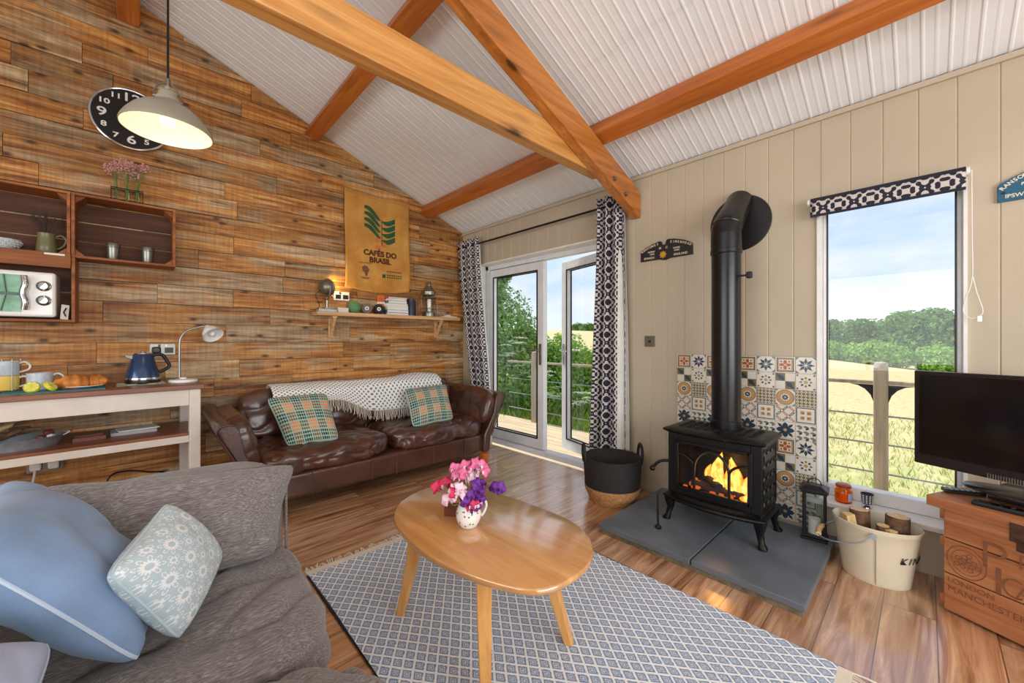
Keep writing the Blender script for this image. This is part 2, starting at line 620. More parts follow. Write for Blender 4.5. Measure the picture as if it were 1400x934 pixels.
MT['purple'] = plain('purple_petals', lin(104, 36, 140), 0.6, var=0.35, scale=40)
MT['dustypink'] = plain('dusty_pink_petals', lin(214, 160, 156), 0.7, var=0.15, scale=40)
MT['redbox'] = plain('mahogany_box', lin(112, 54, 34), 0.4)
MT['redwax'] = plain('charcoal_log', lin(50, 34, 26), 0.9, var=0.4, scale=30)
MT['deck'] = wood('deck_board', lin(186, 160, 124), lin(226, 206, 172), 'Y', 0.8, 0.7, 0.2)
MT['post'] = wood('weathered_post', lin(150, 138, 122), lin(192, 180, 160), 'Z', 1.0, 0.8, 0.1)
MT['wire'] = plain('steel_wire', lin(150, 156, 158), 0.4, 0.5)
MT['vent'] = plain('matt_black', lin(18, 17, 17), 0.5)


def mat_emit(name, c, s):
    m = bpy.data.materials.new(name)
    m.use_nodes = True
    t = m.node_tree
    t.nodes.clear()
    o = t.nodes.new('ShaderNodeOutputMaterial')
    e = nd(t, 'Emission', {'Color': c, 'Strength': s})
    t.links.new(e.outputs[0], o.inputs[0])
    return m


MT['bulb'] = mat_emit('lit_bulb', (1.0, 0.90, 0.72, 1), 1.3)


def mat_flame():
    m = bpy.data.materials.new('flame')
    m.use_nodes = True
    t = m.node_tree
    t.nodes.clear()
    o = t.nodes.new('ShaderNodeOutputMaterial')
    tcn = nd(t, 'TexCoord')
    n = nd(t, 'TexNoise', {'Vector': nd(t, 'Mapping', {'Vector': tcn.outputs['Object'], 'Scale': (1, 20, 9)}), 'Scale': 1.6, 'Detail': 3.0})
    lw = nd(t, 'LayerWeight', {'Blend': 0.45})
    f = mth(t, 'ADD', n.outputs[0], mth(t, 'MULTIPLY', lw.outputs['Facing'], -0.35))
    c = ramp(t, f, [(0.10, (0.8, 0.10, 0.005, 1)), (0.32, (1.0, 0.30, 0.02, 1)), (0.52, (1.0, 0.72, 0.16, 1))])
    e = nd(t, 'Emission', {'Color': c, 'Strength': 1.7})
    t.links.new(e.outputs[0], o.inputs[0])
    return m


MT['flame'] = mat_flame()
MT['ember'] = mat_emit('glowing_ember', (1.0, 0.16, 0.02, 1), 0.8)


def mat_plank():
    m, t, b = newmat('reclaimed_plank')
    tcn = nd(t, 'TexCoord')
    at = nd(t, 'Attribute', attribute_name='tone')
    sp = nd(t, 'SeparateColor', {0: at.outputs['Color']})
    off = nd(t, 'CombineXYZ', {0: mth(t, 'MULTIPLY', sp.outputs[2], 37.0), 2: mth(t, 'MULTIPLY', sp.outputs[0], 11.0)})
    pos = nd(t, 'VectorMath', {0: tcn.outputs['Object'], 1: off}, operation='ADD')
    mp = nd(t, 'Mapping', {'Vector': pos, 'Scale': (1.3, 20, 20)})
    n1 = nd(t, 'TexNoise', {'Vector': mp, 'Scale': 1.5, 'Detail': 9.0, 'Roughness': 0.65, 'Distortion': 0.8})
    c = ramp(t, n1.outputs[0], [(0.30, lin(84, 44, 14)), (0.42, lin(164, 100, 38)), (0.55, lin(206, 144, 72)), (0.70, lin(232, 186, 118))])
    grey = ramp(t, n1.outputs[0], [(0.32, lin(108, 84, 56)), (0.5, lin(180, 154, 116)), (0.68, lin(220, 204, 174))])
    pt = nd(t, 'TexNoise', {'Vector': nd(t, 'Mapping', {'Vector': pos, 'Scale': (1.6, 5, 5)}), 'Scale': 1.2, 'Detail': 3.0})
    g = mth(t, 'MULTIPLY', ramp(t, mth(t, 'ADD', pt.outputs[0], mth(t, 'MULTIPLY', sp.outputs[1], 0.26)), [(0.58, (0, 0, 0, 1)), (0.72, (1, 1, 1, 1))]), 0.8)
    c = mixc(t, g, c, grey)
    # saw marks across
    sw = nd(t, 'TexNoise', {'Vector': nd(t, 'Mapping', {'Vector': pos, 'Scale': (38, 2, 2)}), 'Scale': 1.4, 'Detail': 2.0})
    c = mixc(t, 0.32, c, ramp(t, sw.outputs[0], [(0.35, (0.35, 0.33, 0.3, 1)), (0.6, (1, 1, 1, 1))]), 'MULTIPLY')
    ps = nd(t, 'SeparateXYZ', {0: pos.outputs[0]})
    v = nd(t, 'TexVoronoi', {'Vector': nd(t, 'CombineXYZ', {0: mth(t, 'MULTIPLY', ps.outputs[0], 3.6), 1: mth(t, 'MULTIPLY', ps.outputs[2], 7.5)}), 'Scale': 1.0}, voronoi_dimensions='2D')
    k = ramp(t, v.outputs['Distance'], [(0.05, (1, 1, 1, 1)), (0.08, (.6, .6, .6, 1)), (0.15, (0, 0, 0, 1))])
    kr = nd(t, 'SeparateColor', {0: v.outputs['Color']}).outputs[0]
    k = mth(t, 'MULTIPLY', k, mth(t, 'GREATER_THAN', kr, 0.55))
    c = mixc(t, mth(t, 'MULTIPLY', k, 0.85), c, lin(52, 28, 12))
    st = nd(t, 'TexNoise', {'Vector': nd(t, 'Mapping', {'Vector': pos, 'Scale': (1.0, 12, 12)}), 'Scale': 1.1, 'Detail': 2.0})
    c = mixc(t, 0.55, c, ramp(t, st.outputs[0], [(0.3, (0.40, 0.30, 0.20, 1)), (0.5, (1, 1, 1, 1))]), 'MULTIPLY')
    bri = mth(t, 'ADD', 0.62, mth(t, 'MULTIPLY', sp.outputs[0], 0.5))
    c = mixc(t, 1.0, c, nd(t, 'CombineColor', {0: bri, 1: bri, 2: bri}), 'MULTIPLY')
    setp(t, b, col=c, rough=0.6, nrm=nd(t, 'Bump', {'Height': n1.outputs[0], 'Strength': 0.4, 'Distance': 0.004}))
    return m


def mat_floor():
    m, t, b = newmat('laminate_floor')
    tcn = nd(t, 'TexCoord')
    br = nd(t, 'TexBrick', {'Vector': tcn.outputs['Object'], 'Color1': (0, 0, 0, 1), 'Color2': (1, 1, 1, 1), 'Mortar': (0.5, 0.5, 0.5, 1), 'Scale': 1.0,
                            'Mortar Size': 0.0022, 'Mortar Smooth': 0.1, 'Bias': 0.0, 'Brick Width': 1.25, 'Row Height': 0.168}, offset=0.37, squash=1.0)
    bv = nd(t, 'SeparateColor', {0: br.outputs[0]}).outputs[0]
    off = nd(t, 'CombineXYZ', {0: mth(t, 'MULTIPLY', bv, 13.0), 1: mth(t, 'MULTIPLY', bv, 5.0)})
    pos = nd(t, 'VectorMath', {0: tcn.outputs['Object'], 1: off}, operation='ADD')
    n1 = nd(t, 'TexNoise', {'Vector': nd(t, 'Mapping', {'Vector': pos, 'Scale': (1.1, 13, 1)}), 'Scale': 1.5, 'Detail': 9.0, 'Roughness': 0.62, 'Distortion': 1.2})
    c = ramp(t, n1.outputs[0], [(0.30, lin(112, 70, 46)), (0.43, lin(172, 120, 82)), (0.56, lin(204, 156, 116)), (0.70, lin(228, 190, 150))])
    v = nd(t, 'TexVoronoi', {'Vector': nd(t, 'Mapping', {'Vector': pos, 'Scale': (1.6, 5, 1)}), 'Scale': 1.0})
    k = ramp(t, v.outputs['Distance'], [(0.05, (1, 1, 1, 1)), (0.16, (0, 0, 0, 1))])
    c = mixc(t, mth(t, 'MULTIPLY', k, 0.55), c, lin(88, 48, 30))
    bri = mth(t, 'ADD', 0.86, mth(t, 'MULTIPLY', bv, 0.28))
    c = mixc(t, 1.0, c, nd(t, 'CombineColor', {0: bri, 1: bri, 2: bri}), 'MULTIPLY')
    c = mixc(t, mth(t, 'MULTIPLY', br.outputs['Fac'], 0.75), c, lin(60, 36, 24))
    b.inputs['Coat IOR'].default_value = 1.9
    setp(t, b, col=c, rough=0.3, spec=0.6, coat=1.0, coatr=0.20, nrm=nd(t, 'Bump', {'Height': n1.outputs[0], 'Strength': 0.06, 'Distance': 0.002}))
    return m


def mat_leather():
    m, t, b = newmat('brown_leather')
    tcn = nd(t, 'TexCoord')
    n = nd(t, 'TexNoise', {'Vector': tcn.outputs['Object'], 'Scale': 5.0, 'Detail': 4.0})
    n2 = nd(t, 'TexNoise', {'Vector': tcn.outputs['Object'], 'Scale': 26.0, 'Detail': 5.0, 'Distortion': 1.0})
    v = nd(t, 'TexVoronoi', {'Vector': tcn.outputs['Object'], 'Scale': 320.0})
    cr = nd(t, 'TexNoise', {'Vector': tcn.outputs['Object'], 'Scale': 4.5, 'Detail': 2.0, 'Distortion': 1.2})
    crz = mth(t, 'POWER', mth(t, 'SUBTRACT', 1.0, mth(t, 'MULTIPLY', mth(t, 'ABSOLUTE', mth(t, 'SUBTRACT', cr.outputs[0], 0.5)), 4.0)), 3.0)
    h = mth(t, 'ADD', mth(t, 'ADD', mth(t, 'MULTIPLY', n2.outputs[0], 1.0), mth(t, 'MULTIPLY', crz, -0.5)), mth(t, 'MULTIPLY', v.outputs['Distance'], 0.12))
    setp(t, b, col=ramp(t, n.outputs[0], [(0.3, lin(58, 33, 24)), (0.7, lin(90, 52, 38))]), rough=0.30, spec=0.65, coat=0.2, coatr=0.2,
         nrm=nd(t, 'Bump', {'Height': h, 'Strength': 0.28, 'Distance': 0.006}))
    return m


def mat_grey_fabric():
    m, t, b = newmat('grey_chenille')
    tcn = nd(t, 'TexCoord')
    a = nd(t, 'TexNoise', {'Vector': nd(t, 'Mapping', {'Vector': tcn.outputs['Object'], 'Scale': (22, 210, 210)}), 'Scale': 1.6, 'Detail': 4.0})
    a2 = nd(t, 'TexNoise', {'Vector': nd(t, 'Mapping', {'Vector': tcn.outputs['Object'], 'Scale': (22, 300, 300)}), 'Scale': 1.3, 'Detail': 2.0})
    c = ramp(t, a.outputs[0], [(0.28, lin(86, 80, 77)), (0.5, lin(120, 113, 109)), (0.72, lin(156, 150, 146))])
    fl = ramp(t, a2.outputs[0], [(0.62, (0, 0, 0, 1)), (0.74, (1, 1, 1, 1))])
    c = mixc(t, mth(t, 'MULTIPLY', fl, 0.6), c, lin(196, 190, 184))
    setp(t, b, col=c, rough=0.9, sheen=0.25, nrm=nd(t, 'Bump', {'Height': a.outputs[0], 'Strength': 0.2, 'Distance': 0.002}))
    return m


def tri(t, x):
    """triangle wave 0..1..0 with period 1"""
    return mth(t, 'MULTIPLY', mth(t, 'ABSOLUTE', mth(t, 'SUBTRACT', mth(t, 'FRACT', x), 0.5)), 2.0)


def mat_rug():
    m, t, b = newmat('rug_weave')
    tcn = nd(t, 'TexCoord')
    sp = nd(t, 'SeparateXYZ', {0: tcn.outputs['Object']})
    nz = nd(t, 'TexNoise', {'Vector': tcn.outputs['Object'], 'Scale': 90.0, 'Detail': 2.0})
    jit = mth(t, 'MULTIPLY', mth(t, 'SUBTRACT', nz.outputs[0], 0.5), 0.22)
    x = mth(t, 'ADD', mth(t, 'DIVIDE', sp.outputs[0], 0.052), mth(t, 'MULTIPLY', jit, 0.6))
    y = mth(t, 'DIVIDE', sp.outputs[1], 0.068)
    da = tri(t, mth(t, 'ADD', x, y))
    db = tri(t, mth(t, 'SUBTRACT', x, y))
    mx = mth(t, 'ADD', mth(t, 'MAXIMUM', da, db), mth(t, 'MULTIPLY', jit, 0.5))
    blue = ramp(t, nz.outputs[0], [(0.3, lin(112, 134, 168)), (0.7, lin(164, 184, 210))])
    w = lin(250, 250, 248)
    k = ramp(t, mx, [(0.0, (0.55,) * 3), (0.20, (0.55,) * 3), (0.21, (0,) * 3), (0.36, (0,) * 3), (0.38, (0.75,) * 3), (0.46, (0.75,) * 3), (0.48, (0,) * 3), (0.78, (0,) * 3), (0.82, (1,) * 3)])
    c = mixc(t, k, blue, w)
    wv = nd(t, 'TexNoise', {'Vector': nd(t, 'Mapping', {'Vector': tcn.outputs['Object'], 'Scale': (90, 260, 1)}), 'Scale': 1.0, 'Detail': 2.0})
    c = mixc(t, 0.22, c, ramp(t, wv.outputs[0], [(0.3, (0.6, 0.6, 0.62, 1)), (0.6, (1, 1, 1, 1))]), 'MULTIPLY')
    setp(t, b, col=c, rough=0.95, nrm=nd(t, 'Bump', {'Height': wv.outputs[0], 'Strength': 0.5, 'Distance': 0.004}))
    return m


def mat_curtain():
    m, t, b = newmat('navy_print_curtain')
    uv = nd(t, 'UVMap')
    sp = nd(t, 'SeparateXYZ', {0: uv.outputs[0]})
    P = 0.135
    a = tri(t, mth(t, 'DIVIDE', sp.outputs[0], P))
    c_ = tri(t, mth(t, 'DIVIDE', sp.outputs[1], P))
    r = mth(t, 'SQRT', mth(t, 'ADD', mth(t, 'MULTIPLY', a, a), mth(t, 'MULTIPLY', c_, c_)))
    a1 = mth(t, 'SUBTRACT', 1.0, a)
    b1 = mth(t, 'SUBTRACT', 1.0, c_)
    r2 = mth(t, 'SQRT', mth(t, 'ADD', mth(t, 'MULTIPLY', a1, a1), mth(t, 'MULTIPLY', b1, b1)))
    v1 = mth(t, 'MULTIPLY', mth(t, 'SINE', mth(t, 'MULTIPLY', a, 12.0)), mth(t, 'SINE', mth(t, 'MULTIPLY', c_, 12.0)))
    v2 = mth(t, 'MULTIPLY', mth(t, 'SINE', mth(t, 'MULTIPLY', r, 14.0)), 0.7)
    v3 = mth(t, 'MULTIPLY', mth(t, 'LESS_THAN', r2, 0.36), -1.6)
    ring = mth(t, 'MULTIPLY', mth(t, 'LESS_THAN', mth(t, 'ABSOLUTE', mth(t, 'SUBTRACT', r2, 0.46)), 0.06), 1.4)
    line = mth(t, 'MULTIPLY', mth(t, 'LESS_THAN', mth(t, 'ABSOLUTE', mth(t, 'SUBTRACT', a, c_)), 0.06), 0.9)
    s = mth(t, 'ADD', mth(t, 'ADD', v1, v2), mth(t, 'ADD', mth(t, 'ADD', v3, ring), line))
    c = ramp(t, mth(t, 'ADD', mth(t, 'MULTIPLY', s, 0.5), 0.5), [(0.60, lin(36, 36, 52)), (0.68, lin(206, 198, 192))])
    setp(t, b, col=c, rough=0.85)
    return m


def mat_welsh():
    """tapestry check for the cushions: blocks of lattice in several colours on pale green"""
    m, t, b = newmat('tapestry_blanket')
    uv = nd(t, 'UVMap')
    sp = nd(t, 'SeparateXYZ', {0: uv.outputs[0]})
    P = 0.078
    x = mth(t, 'DIVIDE', sp.outputs[0], P)
    y = mth(t, 'DIVIDE', sp.outputs[1], P)
    ix, iy = mth(t, 'FLOOR', x), mth(t, 'FLOOR', y)
    sx = mth(t, 'FLOORED_MODULO', ix, 2.0)
    sy = mth(t, 'FLOORED_MODULO', iy, 2.0)
    idx = mth(t, 'ADD', sx, mth(t, 'MULTIPLY', sy, 2.0))
    s4 = mth(t, 'FLOORED_MODULO', mth(t, 'ADD', ix, iy), 4.0)
    col = ramp(t, mth(t, 'DIVIDE', idx, 4.0), [(0.0, lin(28, 58, 60)), (0.2, lin(132, 86, 52)), (0.45, lin(120, 84, 54)), (0.7, lin(246, 132, 48))], 'CONSTANT')
    fx, fy = mth(t, 'FRACT', x), mth(t, 'FRACT', y)
    ax = mth(t, 'ABSOLUTE', mth(t, 'SUBTRACT', fx, 0.5))
    ay = mth(t, 'ABSOLUTE', mth(t, 'SUBTRACT', fy, 0.5))
    inb = mth(t, 'LESS_THAN', mth(t, 'MAXIMUM', ax, ay), 0.43)
    lx = tri(t, mth(t, 'MULTIPLY', fx, 4.0))
    ly = tri(t, mth(t, 'MULTIPLY', fy, 3.0))
    lat = mth(t, 'LESS_THAN', mth(t, 'ADD', mth(t, 'MULTIPLY', lx, lx), mth(t, 'MULTIPLY', ly, ly)), 0.66)
    k = mth(t, 'MULTIPLY', inb, lat)
    c = mixc(t, k, lin(162, 190, 172), col)
    nz = nd(t, 'TexNoise', {'Vector': uv.outputs[0], 'Scale': 400.0, 'Detail': 1.0})
    c = mixc(t, 0.3, c, ramp(t, nz.outputs[0], [(0.35, (0.6, 0.6, 0.6, 1)), (0.6, (1, 1, 1, 1))]), 'MULTIPLY')
    setp(t, b, col=c, rough=0.95)
    return m


def mat_throw():
    m, t, b = newmat('spotted_throw')
    uv = nd(t, 'UVMap')
    sp = nd(t, 'SeparateXYZ', {0: uv.outputs[0]})
    x = mth(t, 'DIVIDE', sp.outputs[0], 0.042)
    y = mth(t, 'DIVIDE', sp.outputs[1], 0.042)
    da, db = tri(t, mth(t, 'ADD', x, y)), tri(t, mth(t, 'SUBTRACT', x, y))
    s = mth(t, 'SQRT', mth(t, 'ADD', mth(t, 'MULTIPLY', da, da), mth(t, 'MULTIPLY', db, db)))
    c = mixc(t, mth(t, 'LESS_THAN', s, 0.60), lin(240, 238, 232), lin(122, 122, 122))
    setp(t, b, col=c, rough=0.95, sheen=0.2)
    return m


def mat_snow():
    """white snowflake rosettes on pale blue"""
    m, t, b = newmat('snowflake_print')
    uv = nd(t, 'UVMap')
    sp = nd(t, 'SeparateXYZ', {0: uv.outputs[0]})
    P = 0.085

    def ros(ox, oy, petals, R):
        fx = mth(t, 'SUBTRACT', mth(t, 'FRACT', mth(t, 'ADD', mth(t, 'DIVIDE', sp.outputs[0], P), ox)), 0.5)
        fy = mth(t, 'SUBTRACT', mth(t, 'FRACT', mth(t, 'ADD', mth(t, 'DIVIDE', sp.outputs[1], P), oy)), 0.5)
        r = mth(t, 'SQRT', mth(t, 'ADD', mth(t, 'MULTIPLY', fx, fx), mth(t, 'MULTIPLY', fy, fy)))
        th = mth(t, 'ARCTAN2', fy, fx)
        w = mth(t, 'ABSOLUTE', mth(t, 'COSINE', mth(t, 'MULTIPLY', th, petals / 2)))
        edge = mth(t, 'MULTIPLY', mth(t, 'ADD', 0.35, mth(t, 'MULTIPLY', w, 0.65)), R)
        a = mth(t, 'LESS_THAN', r, edge)
        h = mth(t, 'GREATER_THAN', r, R * 0.28)
        vein = mth(t, 'SUBTRACT', 1.0, mth(t, 'MULTIPLY', mth(t, 'GREATER_THAN', w, 0.93), mth(t, 'MULTIPLY', mth(t, 'GREATER_THAN', r, R * 0.5), mth(t, 'LESS_THAN', r, R * 0.9))))
        tip = mth(t, 'MULTIPLY', mth(t, 'GREATER_THAN', mth(t, 'ABSOLUTE', mth(t, 'SUBTRACT', r, R * 0.68)), R * 0.05), 1.0)
        return mth(t, 'MULTIPLY', mth(t, 'MULTIPLY', mth(t, 'MULTIPLY', a, h), vein), tip)
    k = mth(t, 'MAXIMUM', ros(0, 0, 8, 0.46), ros(0.5, 0.5, 4, 0.26))
    c = mixc(t, k, lin(180, 196, 202), lin(228, 229, 226))
    setp(t, b, col=c, rough=0.95, nrm=nd(t, 'Bump', {'Height': k, 'Strength': 0.3, 'Distance': 0.002}))
    return m


def mat_burlap():
    m, t, b = newmat('jute_sacking')
    tcn = nd(t, 'TexCoord')
    n = nd(t, 'TexNoise', {'Vector': tcn.outputs['Object'], 'Scale': 5.0, 'Detail': 5.0})
    w1 = nd(t, 'TexNoise', {'Vector': nd(t, 'Mapping', {'Vector': tcn.outputs['Object'], 'Scale': (300, 30, 40)}), 'Scale': 1.0})
    w2 = nd(t, 'TexNoise', {'Vector': nd(t, 'Mapping', {'Vector': tcn.outputs['Object'], 'Scale': (40, 30, 300)}), 'Scale': 1.0})
    c = ramp(t, n.outputs[0], [(0.3, lin(184, 124, 50)), (0.7, lin(212, 158, 80))])
    wv = mth(t, 'MULTIPLY', mth(t, 'ADD', w1.outputs[0], w2.outputs[0]), 0.5)
    c = mixc(t, 0.35, c, ramp(t, wv, [(0.4, (0.65, 0.65, 0.65, 1)), (0.55, (1, 1, 1, 1))]), 'MULTIPLY')
    setp(t, b, col=c, rough=0.95, nrm=nd(t, 'Bump', {'Height': wv, 'Strength': 0.3, 'Distance': 0.003}))
    return m


def mat_meadow():
    m, t, b = newmat('meadow_grass')
    tcn = nd(t, 'TexCoord')
    sp = nd(t, 'SeparateXYZ', {0: tcn.outputs['Object']})
    n = nd(t, 'TexNoise', {'Vector': tcn.outputs['Object'], 'Scale': 0.35, 'Detail': 8.0, 'Roughness': 0.7})
    n2 = nd(t, 'TexNoise', {'Vector': nd(t, 'Mapping', {'Vector': tcn.outputs['Object'], 'Scale': (1, 3, 3)}), 'Scale': 3.0, 'Detail': 6.0, 'Roughness': 0.7})
    dry = ramp(t, n2.outputs[0], [(0.3, lin(190, 172, 118)), (0.7, lin(222, 208, 160))])
    grn = ramp(t, n2.outputs[0], [(0.3, lin(96, 134, 52)), (0.7, lin(168, 188, 92))])
    d = mth(t, 'ADD', mth(t, 'MULTIPLY', mth(t, 'SUBTRACT', sp.outputs[0], mth(t, 'MULTIPLY', sp.outputs[1], 0.6)), -0.05), mth(t, 'ADD', n.outputs[0], 0.25))
    n3 = nd(t, 'TexNoise', {'Vector': nd(t, 'Mapping', {'Vector': tcn.outputs['Object'], 'Scale': (.12, .5, .5)}), 'Scale': 1.0, 'Detail': 6.0, 'Roughness': 0.75})
    d = mth(t, 'ADD', d, mth(t, 'MULTIPLY', n3.outputs[0], 0.35))
    k = ramp(t, d, [(0.45, (0, 0, 0, 1)), (0.85, (1, 1, 1, 1))])
    setp(t, b, col=mixc(t, k, dry, grn), rough=0.95)
    return m


def mat_leaf(name, c1, c2):
    m = bpy.data.materials.new(name)
    m.use_nodes = True
    t = m.node_tree
    t.nodes.clear()
    o = t.nodes.new('ShaderNodeOutputMaterial')
    g = nd(t, 'NewGeometry')
    c = ramp(t, g.outputs['Random Per Island'], [(0.0, c1), (1.0, c2)])
    df = nd(t, 'BsdfDiffuse', {'Color': c})
    tl = nd(t, 'BsdfTranslucent', {'Color': c})
    mx = nd(t, 'MixShader', {0: 0.35, 1: df, 2: tl})
    t.links.new(mx.outputs[0], o.inputs[0])
    return m


MT['plank'] = mat_plank()
MT['floor'] = mat_floor()
MT['leather'] = mat_leather()
MT['greyfab'] = mat_grey_fabric()
MT['rug'] = mat_rug()
MT['curtain'] = mat_curtain()
MT['lining'] = plain('curtain_lining', lin(224, 222, 214), 0.9)
MT['welsh'] = mat_welsh()
MT['throw'] = mat_throw()
MT['snow'] = mat_snow()
MT['burlap'] = mat_burlap()
MT['meadow'] = mat_meadow()
MT['leafdark'] = mat_leaf('woodland_leaves', lin(62, 104, 46), lin(140, 176, 90))
MT['leafmid'] = mat_leaf('hedge_leaves', lin(104, 156, 62), lin(184, 214, 112))
MT['leafpale'] = mat_leaf('sapling_leaves', lin(110, 152, 92), lin(186, 212, 150))
MT['grass'] = mat_leaf('grass_blades', lin(130, 176, 62), lin(208, 218, 118))
MT['umbel'] = mat_leaf('umbel_white', lin(222, 222, 206), lin(244, 244, 236))
MT['ceil'] = plain('white_sheet_ceiling', lin(238, 240, 240), 0.4, var=0.02)
MT['tilewhite'] = plain('tile_glaze_white', lin(218, 212, 198), 0.25, var=0.05, scale=30)
MT['tilenavy'] = plain('tile_glaze_navy', lin(48, 66, 82), 0.25)
MT['tileolive'] = plain('tile_glaze_olive', lin(122, 104, 62), 0.25)
MT['tileochre'] = plain('tile_glaze_ochre', lin(190, 148, 92), 0.25)
MT['tilerust'] = plain('tile_glaze_rust', lin(170, 92, 46), 0.25)
MT['tilegreen'] = plain('tile_glaze_sage', lin(112, 122, 106), 0.25)
MT['grout'] = plain('grout', lin(170, 164, 150), 0.9)

# ------------------------------------------------------------------ the room shell
EAVE, SLOPE, RIDX = 2.53, 0.39, -3.0
RIDZ = EAVE + SLOPE * 3.0
WX, SY = -6.0, -7.0            # west and south walls


def roofz(x):
    return EAVE + SLOPE * (-x if x > RIDX else 6.0 + x)


struct(B().bx(WX - .2, 0.0, SY - .2, 0.2, -0.12, 0.0).obj('floor', MT['floor'], smooth=0))

# plank wall: reclaimed boards of random length, each a little proud of the next
b = B()
tone = b.bm.loops.layers.float_color.new('tone')


def clip(poly, a, bb, c):            # keep a*x + b*z <= c
    o = []
    for i in range(len(poly)):
        p, q = poly[i], poly[(i + 1) % len(poly)]
        dp, dq = a * p[0] + bb * p[1] - c, a * q[0] + bb * q[1] - c
        if dp <= 0:
            o.append(p)
        if dp * dq < 0:
            t = dp / (dp - dq)
            o.append((p[0] + (q[0] - p[0]) * t, p[1] + (q[1] - p[1]) * t))
    return o


row, H = 0, 0.1475
while row * H < RIDZ:
    z0, z1 = row * H + 0.002, (row + 1) * H - 0.0015
    x = WX - rnd.random() * 0.6
    while x < 0:
        L = rnd.choice((0.5, 0.7, 0.9, 1.15, 1.4, 1.7)) * rnd.uniform(0.85, 1.15)
        x1 = x + L
        pl = [(max(x + .001, WX), z0 + rnd.uniform(-.002, .002)), (min(x1 - .0015, 0), z0 + rnd.uniform(-.002, .002)), (min(x1 - .0015, 0), z1 + rnd.uniform(-.002, .002)), (max(x + .001, WX), z1 + rnd.uniform(-.002, .002))]
        if x1 > WX:
            pl = clip(pl, SLOPE, 1, EAVE)
            if len(pl) > 2:
                pl = clip(pl, -SLOPE, 1, EAVE + SLOPE * 6)
            if len(pl) > 2:
                n0 = len(b.bm.faces)
                d = rnd.uniform(0.0, 0.007)
                b.prism(pl, 0, 1, Matrix(((1, 0, 0, 0), (0, 0, 0.03 - d, -0.012 + d), (0, 1, 0, 0), (0, 0, 0, 1))))
                b.bm.faces.ensure_lookup_table()
                tn = (rnd.random(), rnd.random() ** 1.3, rnd.random(), 1)
                for f in b.bm.faces[n0:]:
                    for l in f.loops:
                        l[tone] = tn
        x = x1
    row += 1
wall_n = struct(b.obj('wall_north', MT['plank'], smooth=0))
b = B()
b.prism([(WX - .2, -.12), (0.2, -.12), (0.2, EAVE), (RIDX, RIDZ + .05), (WX - .2, EAVE)], 0.018, 0.2, Matrix(((1, 0, 0, 0), (0, 0, 1, 0), (0, 1, 0, 0), (0, 0, 0, 1))))
struct(b.obj('plank_backing', MT['rubber'], wall_n, smooth=0))

# cream boarded wall with the door and window openings
DY0, DY1, DZ = -2.24, -0.33, 2.085
WY0, WY1, WZ0, WZ1 = -4.128, -3.566, 0.262, 2.03
b = B()


def slab_with_holes(b, x0, x1, y0, y1, z0, z1):
    b.bx(x0, x1, DY1, y1, z0, z1)
    b.bx(x0, x1, DY0, DY1, DZ, z1)
    b.bx(x0, x1, WY1, DY0, z0, z1)
    b.bx(x0, x1, WY0, WY1, z0, WZ0)
    b.bx(x0, x1, WY0, WY1, WZ1, z1)
    b.bx(x0, x1, y0, WY0, z0, z1)


slab_with_holes(b, 0.012, 0.2, SY - .2, 0.0, -.12, EAVE)
bw = 0.134
k0 = -4.24 - 21 * bw
y = k0
while y < 0:
    ya, yb = max(y, SY), min(y + bw, 0.0)
    segs = []
    # split the strip at opening edges
    cuts = sorted({ya, yb, *[c for c in (DY0, DY1, WY0, WY1) if ya < c < yb]})
    for a, c in zip(cuts, cuts[1:]):
        mid = (a + c) / 2
        if DY0 < mid < DY1:
            zz = [(DZ, EAVE)]
        elif WY0 < mid < WY1:
            zz = [(0, WZ0), (WZ1, EAVE)]
        else:
            zz = [(0, EAVE)]
        g = 0.0035
        ga = g if a == ya else 0
        gc = g if c == yb else 0
        for z0, z1 in zz:
            b.prism([(0.013, a), (0.0035, a), (0.0, a + ga * 1.3), (0.0, c - gc * 1.3), (0.0035, c), (0.013, c)], z0, z1)
    y += bw
wall_e = struct(b.obj('wall_east', MT['cream'], smooth=0))

# walls behind the camera, each with a made-up opening for a fill lamp
b = B()
b.bx(WX - .2, WX, SY - .2, 0, -.12, 0.6).bx(WX - .2, WX, SY - .2, 0, 2.3, EAVE).bx(WX - .2, WX, SY - .2, -5.0, 0.6, 2.3).bx(WX - .2, WX, -1.6, 0, 0.6, 2.3)
struct(b.obj('wall_west', MT['cream'], smooth=0))
b = B()
b.bx(WX, 0.2, SY - .2, SY, -.12, 0.6).bx(WX, -4.4, SY - .2, SY, 0.6, 2.3).bx(-0.8, 0.2, SY - .2, SY, 0.6, 2.3)
b.prism([(WX, 2.3), (0.2, 2.3), (0.2, EAVE), (RIDX, RIDZ + .05), (WX, EAVE)], SY - .2, SY, Matrix(((1, 0, 0, 0), (0, 0, 1, 0), (0, 1, 0, 0), (0, 0, 0, 1))))
struct(b.obj('wall_south', MT['cream'], smooth=0))
b = B()
for y in (-5.0, -3.3, -1.6):
    b.bx(WX - .14, WX - .08, y - .035, y + .035, 0.6, 2.3)
b.bx(WX - .14, WX - .08, -5.0, -1.6, 0.6, 0.67).bx(WX - .14, WX - .08, -5.0, -1.6, 2.23, 2.3)
struct(b.obj('added_window_west', MT['upvc'], smooth=0))  # added frame around the unseen west lamp opening
b = B()
for x in (-4.4, -2.6, -0.8):
    b.bx(x - .035, x + .035, SY - .14, SY - .08, 0.6, 2.3)
b.bx(-4.4, -0.8, SY - .14, SY - .08, 0.6, 0.67).bx(-4.4, -0.8, SY - .14, SY - .08, 2.23, 2.3)
struct(b.obj('added_window_south', MT['upvc'], smooth=0))  # added frame around the unseen south lamp opening

# ribbed white roof sheets: ribs run down the slope, one lap seam part way
b = B()


